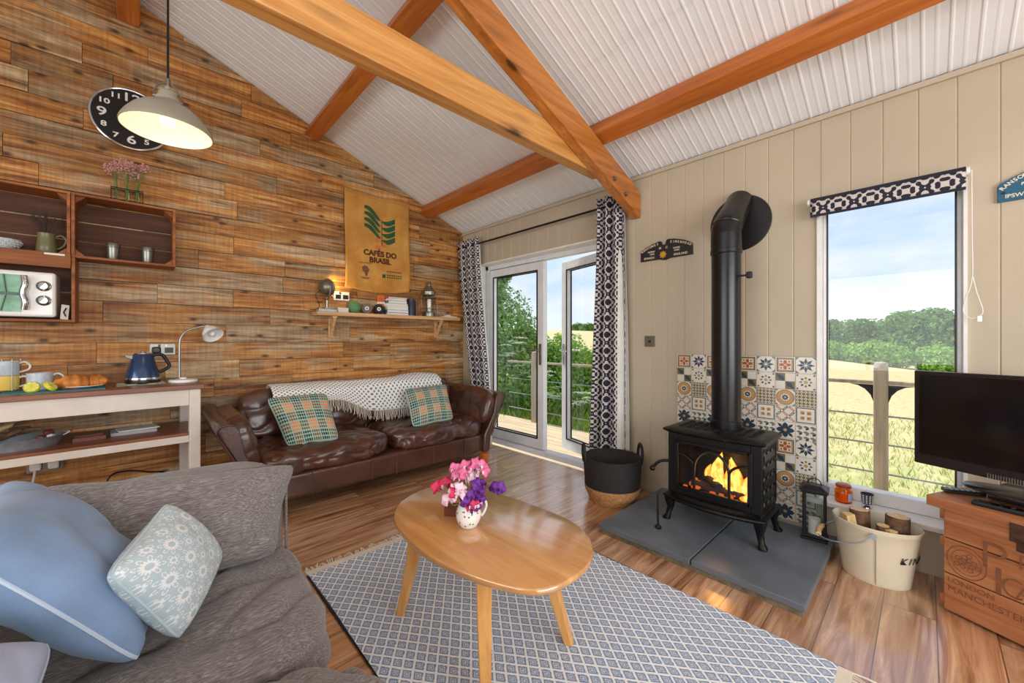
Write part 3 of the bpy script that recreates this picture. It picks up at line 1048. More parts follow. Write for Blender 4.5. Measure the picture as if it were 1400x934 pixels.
def roof_sheet(b, xa, za, xb, zb, y0, y1, lift):
    prof = []
    y = y0
    P = 0.0465
    i = 0
    while y < y1:
        h = 0.0028 if i % 2 == 0 else 0.0012
        prof += [(y, 0), (y + P * .55, 0), (y + P * .68, h), (y + P * .82, h), (y + P * .95, 0)]
        y += P
        i += 1
    A = [b.bm.verts.new((xa, yy, za - hh + lift)) for yy, hh in prof]
    C = [b.bm.verts.new((xb, yy, zb - hh + lift)) for yy, hh in prof]
    for i in range(len(prof) - 1):
        b._face([A[i], A[i + 1], C[i + 1], C[i]])


for sgn in (0, 1):
    f = (lambda x: x) if sgn == 0 else (lambda x: 2 * RIDX - x)
    roof_sheet(b, f(0.0), roofz(0), f(-0.95), roofz(-0.95), SY, 0.0, 0.010)
    roof_sheet(b, f(-0.93), roofz(-0.93), f(RIDX), roofz(RIDX), SY, 0.0, 0.006)
ceil = struct(b.obj('ceiling', MT['ceil'], smooth=0, fix=False))
b = B()
for q in ((0.25, -3.0), (-6.25, -3.0)):
    x0, x1 = q
    z0 = EAVE + (-.25 * SLOPE)
    b.prism([(x0, z0 + .06), (x1, RIDZ + .06), (x1, RIDZ + .16), (x0, z0 + .16)], SY - .4, 0.4, Matrix(((1, 0, 0, 0), (0, 0, 1, 0), (0, 1, 0, 0), (0, 0, 0, 1))))
struct(b.obj('roof_deck', MT['white'], ceil, smooth=0))
b = B()
b.bx(-0.02, 0.0, SY, 0, EAVE - .03, EAVE - .002)
struct(b.obj('trim_1', MT['cream'], smooth=0))

# purlins (along the room) and the truss
ang = math.atan(SLOPE)


def purlin(xc, name, label):
    o = thing(name, label, 'roof beam', (xc, 0, roofz(xc)), 0, 'stained roof purlins')
    c = B().box((0, (SY) / 2 - 0.005, 0), (0.12, -SY - .02, 0.105))
    m = c.obj('timber', MT['orangewood'], o, smooth=0, bevel=0.006)
    m.rotation_euler = (0, ang if xc > RIDX else -ang, 0)
    m.location = (-sin(ang) * 0.058 if xc > RIDX else sin(ang) * .058, -0.005, -cos(ang) * 0.058)
    struct(o)
    return o


p2 = purlin(-0.52, 'purlin', 'orange stained purlin lowest on the right roof slope, nearest the door wall')
p1 = purlin(-1.73, 'purlin', 'orange stained purlin halfway up the slope between coffee sack and pendant lamp')
p3 = struct(thing('ridge_beam', 'orange ridge beam end at the top of the plank wall', 'roof beam', (RIDX, 0, RIDZ)))
B().bx(-0.06, 0.06, SY + .01, -0.02, -0.20, -0.04).obj('timber', MT['orangewood'], p3, smooth=0, bevel=.006)

tr = struct(thing('roof_truss', 'pine roof truss of tie beam and sloping rafter bolted above the curtain', 'roof truss', (0, -2.34, 2.36)))
XZ = Matrix(((1, 0, 0, 0), (0, 0, 1, 0), (0, 1, 0, 0), (0, 0, 0, 1)))
b = B()
zt = lambda x: 2.388 + 0.392 * (-x) - 2.36
b.prism([(-0.005, -0.175), (-0.005, zt(0)), (RIDX, zt(RIDX)), (RIDX, zt(RIDX) - .212)], -0.08, 0.0, XZ)
b.obj('rafter', MT['rafterwood'], tr, smooth=0, bevel=0.006)
b = B()
b.prism([(-6 + .005, -0.175), (-6 + .005, zt(0)), (RIDX, zt(RIDX)), (RIDX, zt(RIDX) - .212)], -0.08, 0.0, XZ)
b.obj('rafter', MT['rafterwood'], tr, smooth=0, bevel=0.006)
b = B()
b.prism([(-5.55, 0.065), (-0.42, 0.065), (-0.62, 0.255), (-5.35, 0.255)], 0.002, 0.092, XZ)
b.obj('tie_beam', MT['trusswood_x'], tr, smooth=0, bevel=0.006)
for px, pz in ((-0.40, 0.03), (-0.245, -0.045)):
    b = B()
    b.cyl((px, -0.094, pz), (px, -0.078, pz), 0.017, seg=14).cyl((px, -0.102, pz), (px, -0.092, pz), 0.010, seg=6)
    b.obj('bolt', MT['steel'], tr)

# ---------------------------------------------------------------- french doors
FX = 0.10
b = B()
b.bx(FX, FX + .07, DY1 - .05, DY1, 0.0, DZ).bx(FX, FX + .07, DY0, DY0 + .05, 0.0, DZ).bx(FX, FX + .07, DY0, DY1, DZ - .05, DZ)
b.bx(FX - .02, FX + .09, DY0, DY1, -0.01, 0.045)
trim2 = struct(b.obj('trim_2', MT['upvc'], smooth=0, bevel=.004))
b = B()
b.bx(-0.012, FX, DY1 - .001, DY1 + .014, 0, DZ + .0).bx(-0.012, FX, DY0 - .014, DY0 + .001, 0, DZ).bx(-0.012, FX, DY0, DY1, DZ - .001, DZ + .014)
struct(b.obj('door_reveal', MT['white'], trim2, smooth=0))


def door_leaf(name, loc, rz, w, h, hand, label):
    """leaf in local frame: hinge at origin, leaf runs along +x, thickness in y"""
    e = struct(thing(name, label, 'door', loc, rz))
    b = B()
    fw = 0.085
    b.bx(0, fw, 0, .06, 0, h).bx(w - fw, w, 0, .06, 0, h).bx(fw, w - fw, 0, .06, 0, fw + .02).bx(fw, w - fw, 0, .06, h - fw, h)
    fr = b.obj('frame', MT['upvc'], e, smooth=0, bevel=.006)
    b = B()
    i0, i1 = fw - .001, w - fw + .001
    for y0, y1 in ((-.006, .004), (.056, .066)):
        b.bx(i0, i0 + .012, y0, y1, fw + .02, h - fw).bx(i1 - .012, i1, y0, y1, fw + .02, h - fw).bx(i0, i1, y0, y1, fw + .02, fw + .032).bx(i0, i1, y0, y1, h - fw - .012, h - fw)
    b.obj('glazing_bead', MT['rubber'], fr, smooth=0)
    B().bx(fw, w - fw, .026, .034, fw + .02, h - fw).obj('pane', MT['glass'], e, smooth=0)
    b = B()
    hx = w - fw / 2
    for s in (-1, 1):
        yb = -.004 if s < 0 else .064
        b.box((hx, yb, 1.0), (.03, .012, .22))
        b.tube([(hx, yb, 1.04), (hx, yb + s * .05, 1.04), (hx - .03, yb + s * .058, 1.04), (hx - .12, yb + s * .056, 1.035)], .0085, 10)
    b.obj('handle', hand, fr, bevel=.002)
    return e


# left leaf: hinge north, closed; runs toward -y
door_leaf('door_1', (FX + .005, DY1 - .052, .05), -pi / 2, 0.885, DZ - .108, MT['nickel'], 'white glazed left leaf of the french doors, closed, with a dark handle')
# a right leaf hinged south, standing open outward by about 14 degrees
door_leaf('door_2', (FX + .07, DY0 + .055, .05), pi / 2 - R_(15), 0.885, DZ - .108, MT['chrome'], 'white glazed right leaf of the french doors, standing open outward')

# ---------------------------------------------------------------- window
win = struct(thing('window_1', 'tall white framed picture window beside the stove', 'window', (0.1, (WY0 + WY1) / 2, WZ0)))
hw, hh = (WY1 - WY0) / 2, WZ1 - WZ0
b = B()
b.bx(0, .07, -hw, -hw + .02, 0, hh).bx(0, .07, hw - .02, hw, 0, hh).bx(0, .07, -hw + .02, hw - .02, 0, .075).bx(0, .07, -hw + .02, hw - .02, hh - .03, hh)
b.obj('window_frame', MT['upvc'], win, smooth=0, bevel=.005)
b = B()
for y0, y1 in ((-hw + .02, -hw + .026), (hw - .026, hw - .02)):
    b.bx(-.003, .01, y0, y1, .075, hh - .03)
b.obj('gasket', MT['rubber'], win, smooth=0)
B().bx(.03, .036, -hw + .02, hw - .02, .075, hh - .03).obj('pane', MT['glass'], win, smooth=0)
b = B()
b.bx(-.145, -.0, -hw - .04, hw + .06, -.028, 0.002)
b.obj('window_sill', MT['white'], win, smooth=0, bevel=.006)
b = B()
b.bx(-.112, 0, hw - .001, hw + .012, 0.002, hh).bx(-.112, 0, -hw - .012, -hw + .001, 0.002, hh).bx(-.112, 0, -hw, hw, hh - .001, hh + .012)
b.obj('reveal', MT['white'], win, smooth=0)

# ---------------------------------------------------------------- outside: deck, railing, meadow, trees
b = B()
x = 0.21
while x < 1.66:
    b.bx(x, x + .138, -7.5, 1.2, -0.13, -0.10)
    x += .145
deck = struct(b.obj('deck', MT['deck'], smooth=0, bevel=.003))
tag(deck, 'pale timber deck boards outside the french doors', 'deck')
struct(B().bx(0.21, 1.66, -7.5, 1.2, -0.35, -0.14).obj('deck_joists', MT['post'], deck, smooth=0))

rl = thing('deck_railing', 'timber post railing with steel wires around the deck outside', 'railing', (1.6, -3.74, -0.1))
for y in (-3.74, -1.74, 0.26):
    e = y + 3.74
    b = B()
    b.box((0, e, 0.525), (.09, .09, 1.09)).lathe([(.045, 1.07), (.045, 1.095), (.036, 1.112), (.0, 1.118)], (0, e, 0), 20)
    b.obj('post', MT['post'], rl, smooth=30, bevel=.004)
B().bx(-.035, .035, -3.5, 4.6, .925, .955).obj('handrail', MT['post'], rl, smooth=0, bevel=.004)
for z in (.66, .42, .175):
    B().tube([(0, -3.5, z), (0, 4.6, z)], .007, 8).obj('wire', MT['wire'], rl)
for s in (-1, 1):
    b = B()
    pts = [(0.045 * s, .92), (0.20 * s, .92)] + [(s * (0.045 + .155 * (1 - sin(t))), .92 - .17 * (1 - cos(t))) for t in [R_(a) for a in (20, 40, 60, 80, 90)]] + [(0.045 * s, .72)]
    ring = [Vector((0, p[0], p[1])) for p in pts]
    b.prism([(p[0], p[1]) for p in pts], -.008, .008, Matrix(((0, 0, 1, 0), (1, 0, 0, 0), (0, 1, 0, 0), (0, 0, 0, 1))))
    for q, r in ((.085, .018), (.07, .013)):
        pass
    b.obj('bracket', MT['iron'], rl, smooth=0)


def smooth(a, c, x):
    t = min(1, max(0, (x - a) / (c - a)))
    return t * t * (3 - 2 * t)


def ground(x, y):
    far = -0.75 + 0.118 * (y - 3.5) - 0.004 * (x - 57)
    if far > 2.6:
        far = 2.6 + (far - 2.6) * .25
    s = smooth(3, 34, x)
    near = -0.62 + 0.02 * max(0, y) + 0.05 * noise.noise(Vector((x * .5, y * .5, 0)))
    return near * (1 - s) + far * s


b = B()
b.grid(lambda u, v: Vector((0.25 + 130 * u ** 1.8, -45 + 150 * v, ground(0.25 + 130 * u ** 1.8, -45 + 150 * v))), 60, 110)
struct(b.obj('meadow', MT['meadow'], smooth=180))


def leaf_blob(b, c, r, n, size, rn, flat=0.0):
    c = Vector(c)
    for _ in range(n):
        while True:
            d = Vector((rn.uniform(-1, 1), rn.uniform(-1, 1), rn.uniform(-1, 1)))
            if 0.05 < d.length < 1:
                break
        d.normalize()
        rad = rn.uniform(0.72, 1.05) * (1 + .18 * noise.noise(d * 2.2 + c))
        p = c + Vector((d.x * r[0], d.y * r[1], d.z * r[2])) * rad
        nrm = (d + Vector((rn.uniform(-1, 1), rn.uniform(-1, 1), rn.uniform(-.6, 1))) * .8).normalized()
        t = nrm.orthogonal().normalized()
        t = Matrix.Rotation(rn.uniform(0, 6.28), 3, nrm) @ t
        bn = nrm.cross(t)
        s = size * rn.uniform(.6, 1.3)
        b._face([b.bm.verts.new(p + q) for q in (-t * s * .5, bn * s * .3 + nrm * s * .08, t * s * .5, -bn * s * .3 + nrm * s * .08)])


def tree(name, label, cat, loc, blobs, n, size, mat, trunk_h, trunk_r, seed, group=None):
    e = thing(name, label, cat, loc, 0, group)
    rn = random.Random(seed)
    b = B()
    for c, r in blobs:
        leaf_blob(b, c, r, n, size, rn)
    b.obj('foliage', mat, e, smooth=0, fix=False)
    b = B()
    b.tube([(0, 0, -.4), (.05 * trunk_h, 0, trunk_h * .5), (0, .03 * trunk_h, trunk_h)], [trunk_r, trunk_r * .75, trunk_r * .4], 8)
    for c, r in blobs[:3]:
        b.tube([(0, 0, trunk_h * .55), Vector(c) * .7 + Vector((0, 0, trunk_h * .2)), c], [trunk_r * .5, trunk_r * .3, trunk_r * .12], 6)
    b.obj('trunk', MT['bark'], e)
    return e


big = [((0, 0, 3.2), (2.7, 2.7, 2.2)), ((1.4, 1.6, 4.4), (2.0, 2.0, 1.7)), ((-1.2, -1.7, 3.6), (2.1, 2.1, 1.8)), ((0.5, -.4, 5.0), (1.6, 1.6, 1.3)), ((.2, 2.2, 2.2), (1.9, 1.9, 1.7)), ((-.6, -2.4, 1.9), (1.8, 1.8, 1.5)), ((-1.5, 0.2, 2.0), (1.8, 2.2, 1.6))]
t0 = tree('oak_tree', 'tallest dark oak in the wood beyond the meadow, right of the window', 'tree', (58, -4.2, ground(58, -4.2)), big, 900, .42, MT['leafdark'], 3.6, .3, 3, 'woodland trees beyond the meadow')
spec = [(60, 1.0, 1.3, .82, 'broad oak standing to the left of the tallest one in the far wood'), (59, 6.0, 2.2, .72, 'rounded dark tree at the left of the wood seen through the window'),
        (62, 10.5, .4, .74, 'dark tree at the far left edge of the window, behind the stove wall'), (60, -9.5, 3.0, 1.0, 'dark tree at the right edge of the window behind the television'),
        (70, -1.5, 4.4, 1.05, 'dark tree crown rising behind the middle of the wood'), (74, 6.5, 5.4, .82, 'hazy tree on the skyline at the back of the wood')]
for x, y, a, s, lb in spec:
    dup(t0, (x, y, ground(x, y) - .3), a, lb, scale=(s, s, s))
bush = [((0, 0, 1.1), (1.7, 1.9, 1.3)), ((.3, 1.5, .9), (1.3, 1.3, 1.1)), ((-.2, -1.5, .8), (1.3, 1.4, 1.0))]
s0 = tree('shrub', 'bright green rounded bush in front of the far wood, middle of the window', 'shrub', (49, -.6, ground(49, -.6)), bush, 1100, .3, MT['leafmid'], 1.0, .1, 8, 'bushes at the edge of the meadow')
for x, y, a, s, lb in [(49, 3.6, .9, .95, 'pale green bush left of centre in front of the far wood'), (50, -5.0, 1.8, 1.15, 'green bush before the oak at the right of the wood'), (51, 8.2, 2.9, .8, 'low green bush at the left end of the wood')]:
    dup(s0, (x, y, ground(x, y) - .2), a, lb, scale=(s, s, s))
dv0 = tree('hedgerow_tree', 'small round tree on the hill skyline seen through the open door', 'tree', (84, 58, ground(84, 58)), bush, 500, .6, MT['leafdark'], 1.4, .2, 12, 'trees on the hill skyline')
for i, (x, y, s, lb) in enumerate([(90, 66, 1.1, 'dark skyline tree just left of the round one, through the open door'), (88, 53, 1.0, 'skyline tree just right of the round one, seen through the open door leaf'), (86, 46, .9, 'farthest right skyline tree seen through the open door leaf')]):
    dup(dv0, (x, y, ground(x, y)), i * 1.3, lb, scale=(s, s, s))

# saplings and hedge beside the deck
sap = [((0, 0, 2.0), (.75, .75, .95)), ((-.2, .3, 2.9), (.5, .5, .6)), ((.3, -.2, 1.2), (.9, .9, .8)), ((.1, .1, 3.4), (.3, .3, .4))]
tree('sapling', 'tall loose pale green sapling behind the left door leaf', 'tree', (2.55, 2.15, ground(2.55, 2.15)), sap, 2600, .085, MT['leafpale'], 3.0, .04, 21)
for i, (x, y, s, lb) in enumerate([(3.1, 1.35, 1.12, 'bushy green hedge plant right of the tall sapling, behind the left door leaf'), (3.9, 1.1, .92, 'green hedge plant beside the door opening, behind the railing'), (2.45, 2.75, 1.5, 'leafy hedge plant at the left edge of the closed door leaf')]):
    hb = [((0, 0, .8), (.62, .62, .9)), ((.25, -.25, 1.25), (.42, .42, .5)), ((-.2, .3, 1.35), (.4, .4, .5))]
    tree('hedge_shrub', lb, 'shrub', (x, y, ground(x, y)), [((c[0] * s, c[1] * s, c[2] * s), tuple(q * s for q in r)) for c, r in hb], 2300, .08, MT['leafmid'], .9, .03, 30 + i, 'hedge shrubs beside the deck')

umb = [(1.90, 1.35, 1.55), (1.85, .90, 1.35), (1.88, 1.75, 1.85), (1.95, .45, 1.25), (1.98, 1.10, 1.75), (1.90, .05, 1.05), (1.95, -.40, 1.0), (2.3, -.75, .95)]
umbl = ['tall cow parsley in white flower at the left of the closed door leaf', 'cow parsley with white heads beside the railing post', 'tallest white flowered cow parsley in front of the sapling', 'cow parsley between the railing post and the door opening',
        'cow parsley in white flower in front of the hedge plant', 'short cow parsley behind the wires in the open doorway', 'white cow parsley seen through the open door leaf', 'small cow parsley farthest right behind the open door leaf']
for i, ((x, y, h), lb) in enumerate(zip(umb, umbl)):
    e = thing('cow_parsley', lb, 'wildflower', (x, y, ground(x, y)), i * .7, 'cow parsley beside the deck')
    rn = random.Random(50 + i)
    b = B()
    b.tube([(0, 0, 0), (.02, 0, h * .6), (0, 0.02, h * .85)], [.008, .006, .004], 6)
    for k in range(7):
        a = k * 2.4
        tip = Vector((cos(a) * rn.uniform(.05, .2), sin(a) * rn.uniform(.05, .2), h * rn.uniform(.85, 1.1)))
        b.tube([(0, 0, h * .7), tip], [.004, .002], 5)
        f = B()
        for _ in range(90):
            q = rn.uniform(0, 6.28)
            rr = .10 * math.sqrt(rn.random())
            p = tip + Vector((cos(q) * rr, sin(q) * rr, rn.uniform(0, .012) - rr * .2))
            s = .008
            f._face([f.bm.verts.new(p + Vector(o)) for o in ((-s, 0, 0), (0, -s, .003), (s, 0, 0), (0, s, .003))])
        f.obj('umbel', MT['umbel'], e, smooth=0, fix=False)
    b.obj('stem', MT['greenstem'], e)

b = B()
rn = random.Random(5)
for _ in range(22000):
    x = 1.75 + 9 * rn.random() ** 1.5
    y = rn.uniform(-6, 6)
    z = ground(x, y) - .03
    far_side = smooth(-2.6, -1.0, y)
    if far_side < .5 and rn.random() < .4:
        continue
    h = rn.uniform(.25, .62) * (.22 + .78 * far_side)
    a = rn.uniform(0, 6.28)
    w = rn.uniform(.005, .011) * (.45 + .55 * far_side)
    l = Vector((cos(a), sin(a), 0))
    sd = Vector((-sin(a), cos(a), 0)) * w
    p = Vector((x, y, z))
    m_ = p + Vector((0, 0, h * .6)) + l * h * .12
    tip = p + Vector((0, 0, h)) + l * h * .4
    vs = [b.bm.verts.new(q) for q in (p - sd, p + sd, m_ + sd * .7, tip, m_ - sd * .7)]
    b._face(vs)
g = b.obj('meadow_grass', MT['grass'], None, smooth=0, fix=False)
tag(g, 'long green and yellow grass growing along the far side of the deck railing', 'grass', kind='stuff')

# ------------------------------------------------------------------ rug
rug = thing('rug', 'blue and white diamond woven rug with cream fringed ends under the coffee table', 'rug', (-1.70, -2.80, 0))
b = B()
b.grid(lambda u, v: Vector((-.62 + 1.24 * u + .004 * sin(v * 9), -.98 + 1.92 * v, .011 + .0015 * noise.noise(Vector((u * 7, v * 9, 0))))), 30, 46)
b.bx(-.615, .615, -.975, .935, .0, .009)
b.obj('woven_field', MT['rug'], rug, smooth=180)
for y0, y1 in ((-1.02, -.98), (.94, .985)):
    B().bx(-.62, .62, y0, y1, 0.001, .010).obj('end_band', MT['fringe'], rug, smooth=0)
rn = random.Random(2)
for ysg, yb in ((1, .985), (-1, -1.02)):
    b = B()
    x = -.62
    while x < .62:
        L = rn.uniform(.02, .05) if ysg > 0 else rn.uniform(.045, .075)
        a = rn.uniform(-.4, .4)
        b.tube([(x, yb, .006), (x + a * L * .5, yb + ysg * L * .5, .008), (x + a * L, yb + ysg * L, .004)], [.0035, .003, .004], 5)
        x += rn.uniform(.008, .014)
    b.obj('fringe', MT['fringe'], rug)
for x in (-.622, .622):
    B().tube([(x, -1.0, .006), (x, .95, .006)], .004, 6).obj('edge_binding', MT['darkedge'], rug)

# ------------------------------------------------------------------ coffee table (pebble-shaped top, four splayed legs)
ct = thing('coffee_table', 'oak coffee table with a pebble shaped top and four splayed legs on the rug', 'coffee table', (-1.90, -2.74, 0))
outl = [(-2.154, -2.45), (-2.06, -2.325), (-1.92, -2.262), (-1.80, -2.275), (-1.70, -2.40), (-1.655, -2.60), (-1.632, -2.80), (-1.635, -2.99), (-1.70, -3.13), (-1.815, -3.215), (-1.94, -3.235), (-2.058, -3.205), (-2.13, -3.10), (-2.185, -2.93), (-2.205, -2.76), (-2.19, -2.58)]
sm = spline([(x + 1.90, y + 2.74, 0) for x, y in outl], 6, True)
cx = sum(p.x for p in sm) / len(sm)
cy = sum(p.y for p in sm) / len(sm)
b = B()
rg = []
for k, z in ((.962, .422), (.985, .426), (1.0, .437), (1.0, .443), (.994, .448), (.985, .45)):
    rg.append([Vector((cx + (p.x - cx) * k, cy + (p.y - cy) * k, z)) for p in sm])
b.rings(rg)
b.obj('tabletop', MT['table'], ct, smooth=50)
b = B()
apr = [Vector((cx + (p.x - cx) * .72, cy + (p.y - cy) * .78, 0)) for p in sm]
b.rings([[p + Vector((0, 0, z)) for p in apr] for z in (.385, .4225)])
b.obj('apron', MT['tableleg'], ct, smooth=50)
for (fx, fy), (tx, ty) in (((-.215, .305), (-.185, .235)), ((-.225, -.285), (-.19, -.235)), ((.185, -.30), (.13, -.24)), ((.20, .30), (.145, .235))):
    b = B()
    a = math.atan2(ty, tx)
    d = Vector((fx - tx, fy - ty, 0))
    ax, sd = Vector((cos(a), sin(a), 0)), Vector((-sin(a), cos(a), 0))

    def sec(p, w, t):
        return [p + ax * i * w / 2 + sd * j * t / 2 for i, j in ((-1, -1), (1, -1), (1, 1), (-1, 1))]
    b.rings([sec(Vector((fx, fy, .012)), .034, .034), sec(Vector((tx, ty, .30)), .052, .05), sec(Vector((tx - d.x * .1, ty - d.y * .1, .424)), .062, .054)])
    b.obj('leg', MT['tableleg'], ct, smooth=0, bevel=.005)

# ------------------------------------------------------------------ grey sofa in the foreground
gs = thing('grey_sofa', 'grey chenille sofa in the foreground, facing the stove, with loose seat cushions', 'sofa', (-3.05, -2.95, 0))
X, Y = 3.05, 2.95


def lx(x, y, z):
    return (x + X, y + Y, z)


B().soft(lx(-2.98, -2.95, .155), (.90, 1.72, .21), k=9, n=10).obj('base', MT['greyfab'], gs, smooth=180)
B().soft(lx(-3.05, -2.085, .385), (1.10, .21, .63), k=7, n=18, wr=.004, fq=5).obj('arm', MT['greyfab'], gs, smooth=180)
B().soft(lx(-3.05, -3.80, .385), (1.10, .21, .63), k=7, n=14).obj('arm', MT['greyfab'], gs, smooth=180)
B().soft(lx(-3.54, -2.95, .42), (.26, 1.60, .72), k=7, n=16, wr=.004).obj('backrest', MT['greyfab'], gs, smooth=180)
B().soft(lx(-2.96, -2.54, .328), (.92, .735, .205), k=4.5, n=60, wr=.020, fq=5.0, crown=.02, seed=2).obj('seat_cushion', MT['greyfab'], gs, smooth=180)
B().soft(lx(-2.96, -3.28, .325), (.94, .735, .205), k=4.5, n=60, wr=.020, fq=5.0, crown=.02, seed=5).obj('seat_cushion', MT['greyfab'], gs, smooth=180)
b = B()
b.tube([lx(-2.497, -2.183, .12), lx(-2.497, -2.183, .66), lx(-2.56, -2.185, .695), lx(-3.4, -2.185, .70)], .005, 6)
b.obj('piping', MT['greyfab'], gs)
for x, y in ((-3.4, -3.7), (-3.4, -2.2), (-2.6, -3.7), (-2.6, -2.2)):
    B().cyl(lx(x, y, 0), lx(x, y, .06), .022, .026).obj('foot', MT['sofaleg'], gs)


def cushion(name, label, cs, th, mat, group=None, seed=0, uvsz=(.45, .45), wr=.006, flange=None, pw=.42, pinch=.06):
    c0 = sum((Vector(c) for c in cs), Vector()) / 4
    e = thing(name, label, 'cushion', c0, 0, group)
    cc = [Vector(c) - c0 for c in cs]
    b = B()
    b.pillow(cc, th, 34, wr, seed, uvsz, pinch, pw)
    b.obj('cover', mat, e, smooth=180)
    b = B()

    def edge(t):
        s = t * 4 % 4
        i = int(s)
        f = 2 * (s - i) - 1
        u, v = ((f, 1), (1, -f), (-f, -1), (-1, f))[i]
        return pil_pos(cc[0], cc[1], cc[2], cc[3], u, v, pinch)
    pts = [edge(i / 64) for i in range(64)]
    b.tube(pts + [pts[0]], flange or .004, 6)
    return e, b


e, b = cushion('scatter_cushion', 'large grey chenille cushion leaning on the arm of the grey sofa', [(-3.17, -2.20, .775), (-2.47, -2.26, .705), (-2.58, -2.42, .44), (-3.10, -2.42, .44)], .22, MT['greyfab'], seed=4, wr=.014, pinch=.09)
b.obj('piping', MT['greyfab'], e)
e, b = cushion('blue_cushion', 'large plain blue linen cushion with pale piping at the left of the grey sofa', [(-3.20, -2.80, .84), (-3.21, -2.27, .82), (-2.935, -2.33, .475), (-2.93, -2.80, .475)], .22, MT['bluefab'], seed=2, wr=.012, pinch=.07)
b.obj('piping', MT['piping'], e)
e, b = cushion('snowflake_cushion', 'small pale blue cushion with white snowflakes resting on the grey sofa seat', [(-2.985, -2.80, .70), (-2.88, -2.53, .745), (-2.745, -2.46, .515), (-2.865, -2.76, .47)], .15, MT['snow'], seed=9, uvsz=(.36, .36), wr=.005, pinch=.05)
b.obj('seam', MT['snow'], e)
e, b = cushion('lilac_cushion', 'pale lilac cushion at the bottom left corner of the photo', [(-3.42, -3.22, .72), (-3.38, -2.94, .78), (-3.045, -2.895, .645), (-3.05, -3.24, .58)], .14, MT['lilacfab'], seed=12, wr=.006)
b.obj('seam', MT['lilacfab'], e)
e, b = cushion('teal_cushion', 'teal cushion peeping out behind the lilac one at the left edge', [(-3.40, -3.00, .66), (-3.36, -2.74, .72), (-3.105, -2.735, .565), (-3.14, -3.0, .50)], .08, MT['tealfab'], seed=14, wr=.006)
b.obj('seam', MT['tealfab'], e)

# ------------------------------------------------------------------ brown leather sofa
ls = thing('leather_sofa', 'dark brown leather sofa against the plank wall beneath the shelf', 'sofa', (-1.41, -0.58, 0))
OX, OY = 1.41, 0.58


def w2(x, y, z):
    return (x + OX, y + OY, z)


b = B()
b.soft(w2(-1.41, -.55, .185), (1.98, .92, .19), k=12, n=16)
b.obj('base', MT['leather'], ls, smooth=180)
b = B()
for x in (-2.05, -1.62, -1.41, -1.06, -.72):
    b.tube([w2(x, -1.012, .095), w2(x, -1.014, .275)], .003, 6)
b.obj('stitching', MT['leather'], ls)
B().soft(w2(-1.41, -.19, .46), (2.02, .20, .56), k=7, n=18).obj('back_frame', MT['leather'], ls, smooth=180)
for i, (xc, wdt) in enumerate(((-1.905, .99), (-.915, .99))):
    B().soft(w2(xc, -.62, .340), (wdt, .84, .19), k=4.4, n=60, wr=.017, fq=6.0, crown=.02, seed=3 + i * 4).obj('seat_cushion', MT['leather'], ls, smooth=180)
    M = RX(R_(-14))
    B().soft(w2(xc, -.285, .60), (wdt, .21, .40), k=5.5, n=34, wr=.013, fq=5.0, seed=13 + i * 4, M=M).obj('back_cushion', MT['leather'], ls, smooth=180)
for s in (-1, 1):
    # flared arm: section in x-z swept along y
    def arm_sec(y, zt, grow=0.0):
        xb, xt = s * 0.985, s * (1.19 + grow)
        th = .095
        o = []
        pr = [(xb, .10), (xb + s * .02, .25), (xt - s * .07, .48), (xt - s * .005, zt - .06), (xt, zt - .03), (xt - s * .015, zt - .004), (xt - s * .05, zt + .008), (xt - s * .09, zt), (xt - s * (th + .02), zt - .03), (xt - s * (th + .05), .47), (xb - s * .06, .27), (xb - s * .075, .10)]
        return [Vector((x, y + OY, z)) for x, z in pr]
    b = B()
    ys = [-1.03, -1.02, -.8, -.5, -.25, -.10]
    b.rings([arm_sec(y, .665 + (.03 * (y + 1.03)), -.006 if y == -1.03 else 0) for y in ys])
    arm_o = b.obj('arm', MT['leather'], ls, smooth=60, bevel=.022)
    b = B()
    M = RY(s * R_(17))
    b.soft((s * 1.03, .0, .515), (.17, .86, .40), k=4.0, n=34, wr=.010, fq=4.5, seed=30 + s, M=M)
    b.obj('arm_cushion', MT['leather'], ls, smooth=180)
    b = B()
    p = arm_sec(-1.032, .665)
    b.tube([p[1], p[2], p[3], p[4], p[5], p[6], p[7], p[8]], .005, 6)
    b.obj('piping', MT['leather'], arm_o)
for x, y in ((-.915, -.41), (.905, -.46), (-.915, .42), (.905, .42)):
    b = B()
    b.beam((x, y, 0), (x, y, .10), .055, .055, up=(0, 1, 0), w2=.075, h2=.075)
    b.obj('leg', MT['sofaleg'], ls, smooth=0, bevel=.004)

# throw over the back of the leather sofa
thr = thing('throw', 'white fringed throw with grey spots draped over the leather sofa back', 'throw', (-1.38, -.3, .78))


def thf(u, v):
    # u along the sofa, v from behind the back over the top and down the front
    x = -.79 + 1.56 * u
    # path in y,z: behind -> top -> front
    fl = .07 + .15 * smooth(.30, .55, u)
    path = [(.185, -.10), (.16, .0), (.09, .04 + .010 * sin(u * 9)), (-.03, .035), (-.10, -.005), (-.135, -.03 - fl * .5), (-.165, -.03 - fl)]
    s = v * (len(path) - 1)
    i = min(int(s), len(path) - 2)
    f = s - i
    y = path[i][0] * (1 - f) + path[i + 1][0] * f
    z = path[i][1] * (1 - f) + path[i + 1][1] * f
    n = noise.noise(Vector((u * 5, v * 4, 2)))
    return Vector((x + .07 * (v - .4) * (1 if u > .5 else -.4) * u, y - .012 * abs(n) - .005, z + .012 * n + .018 * smooth(.3, 1, u)))


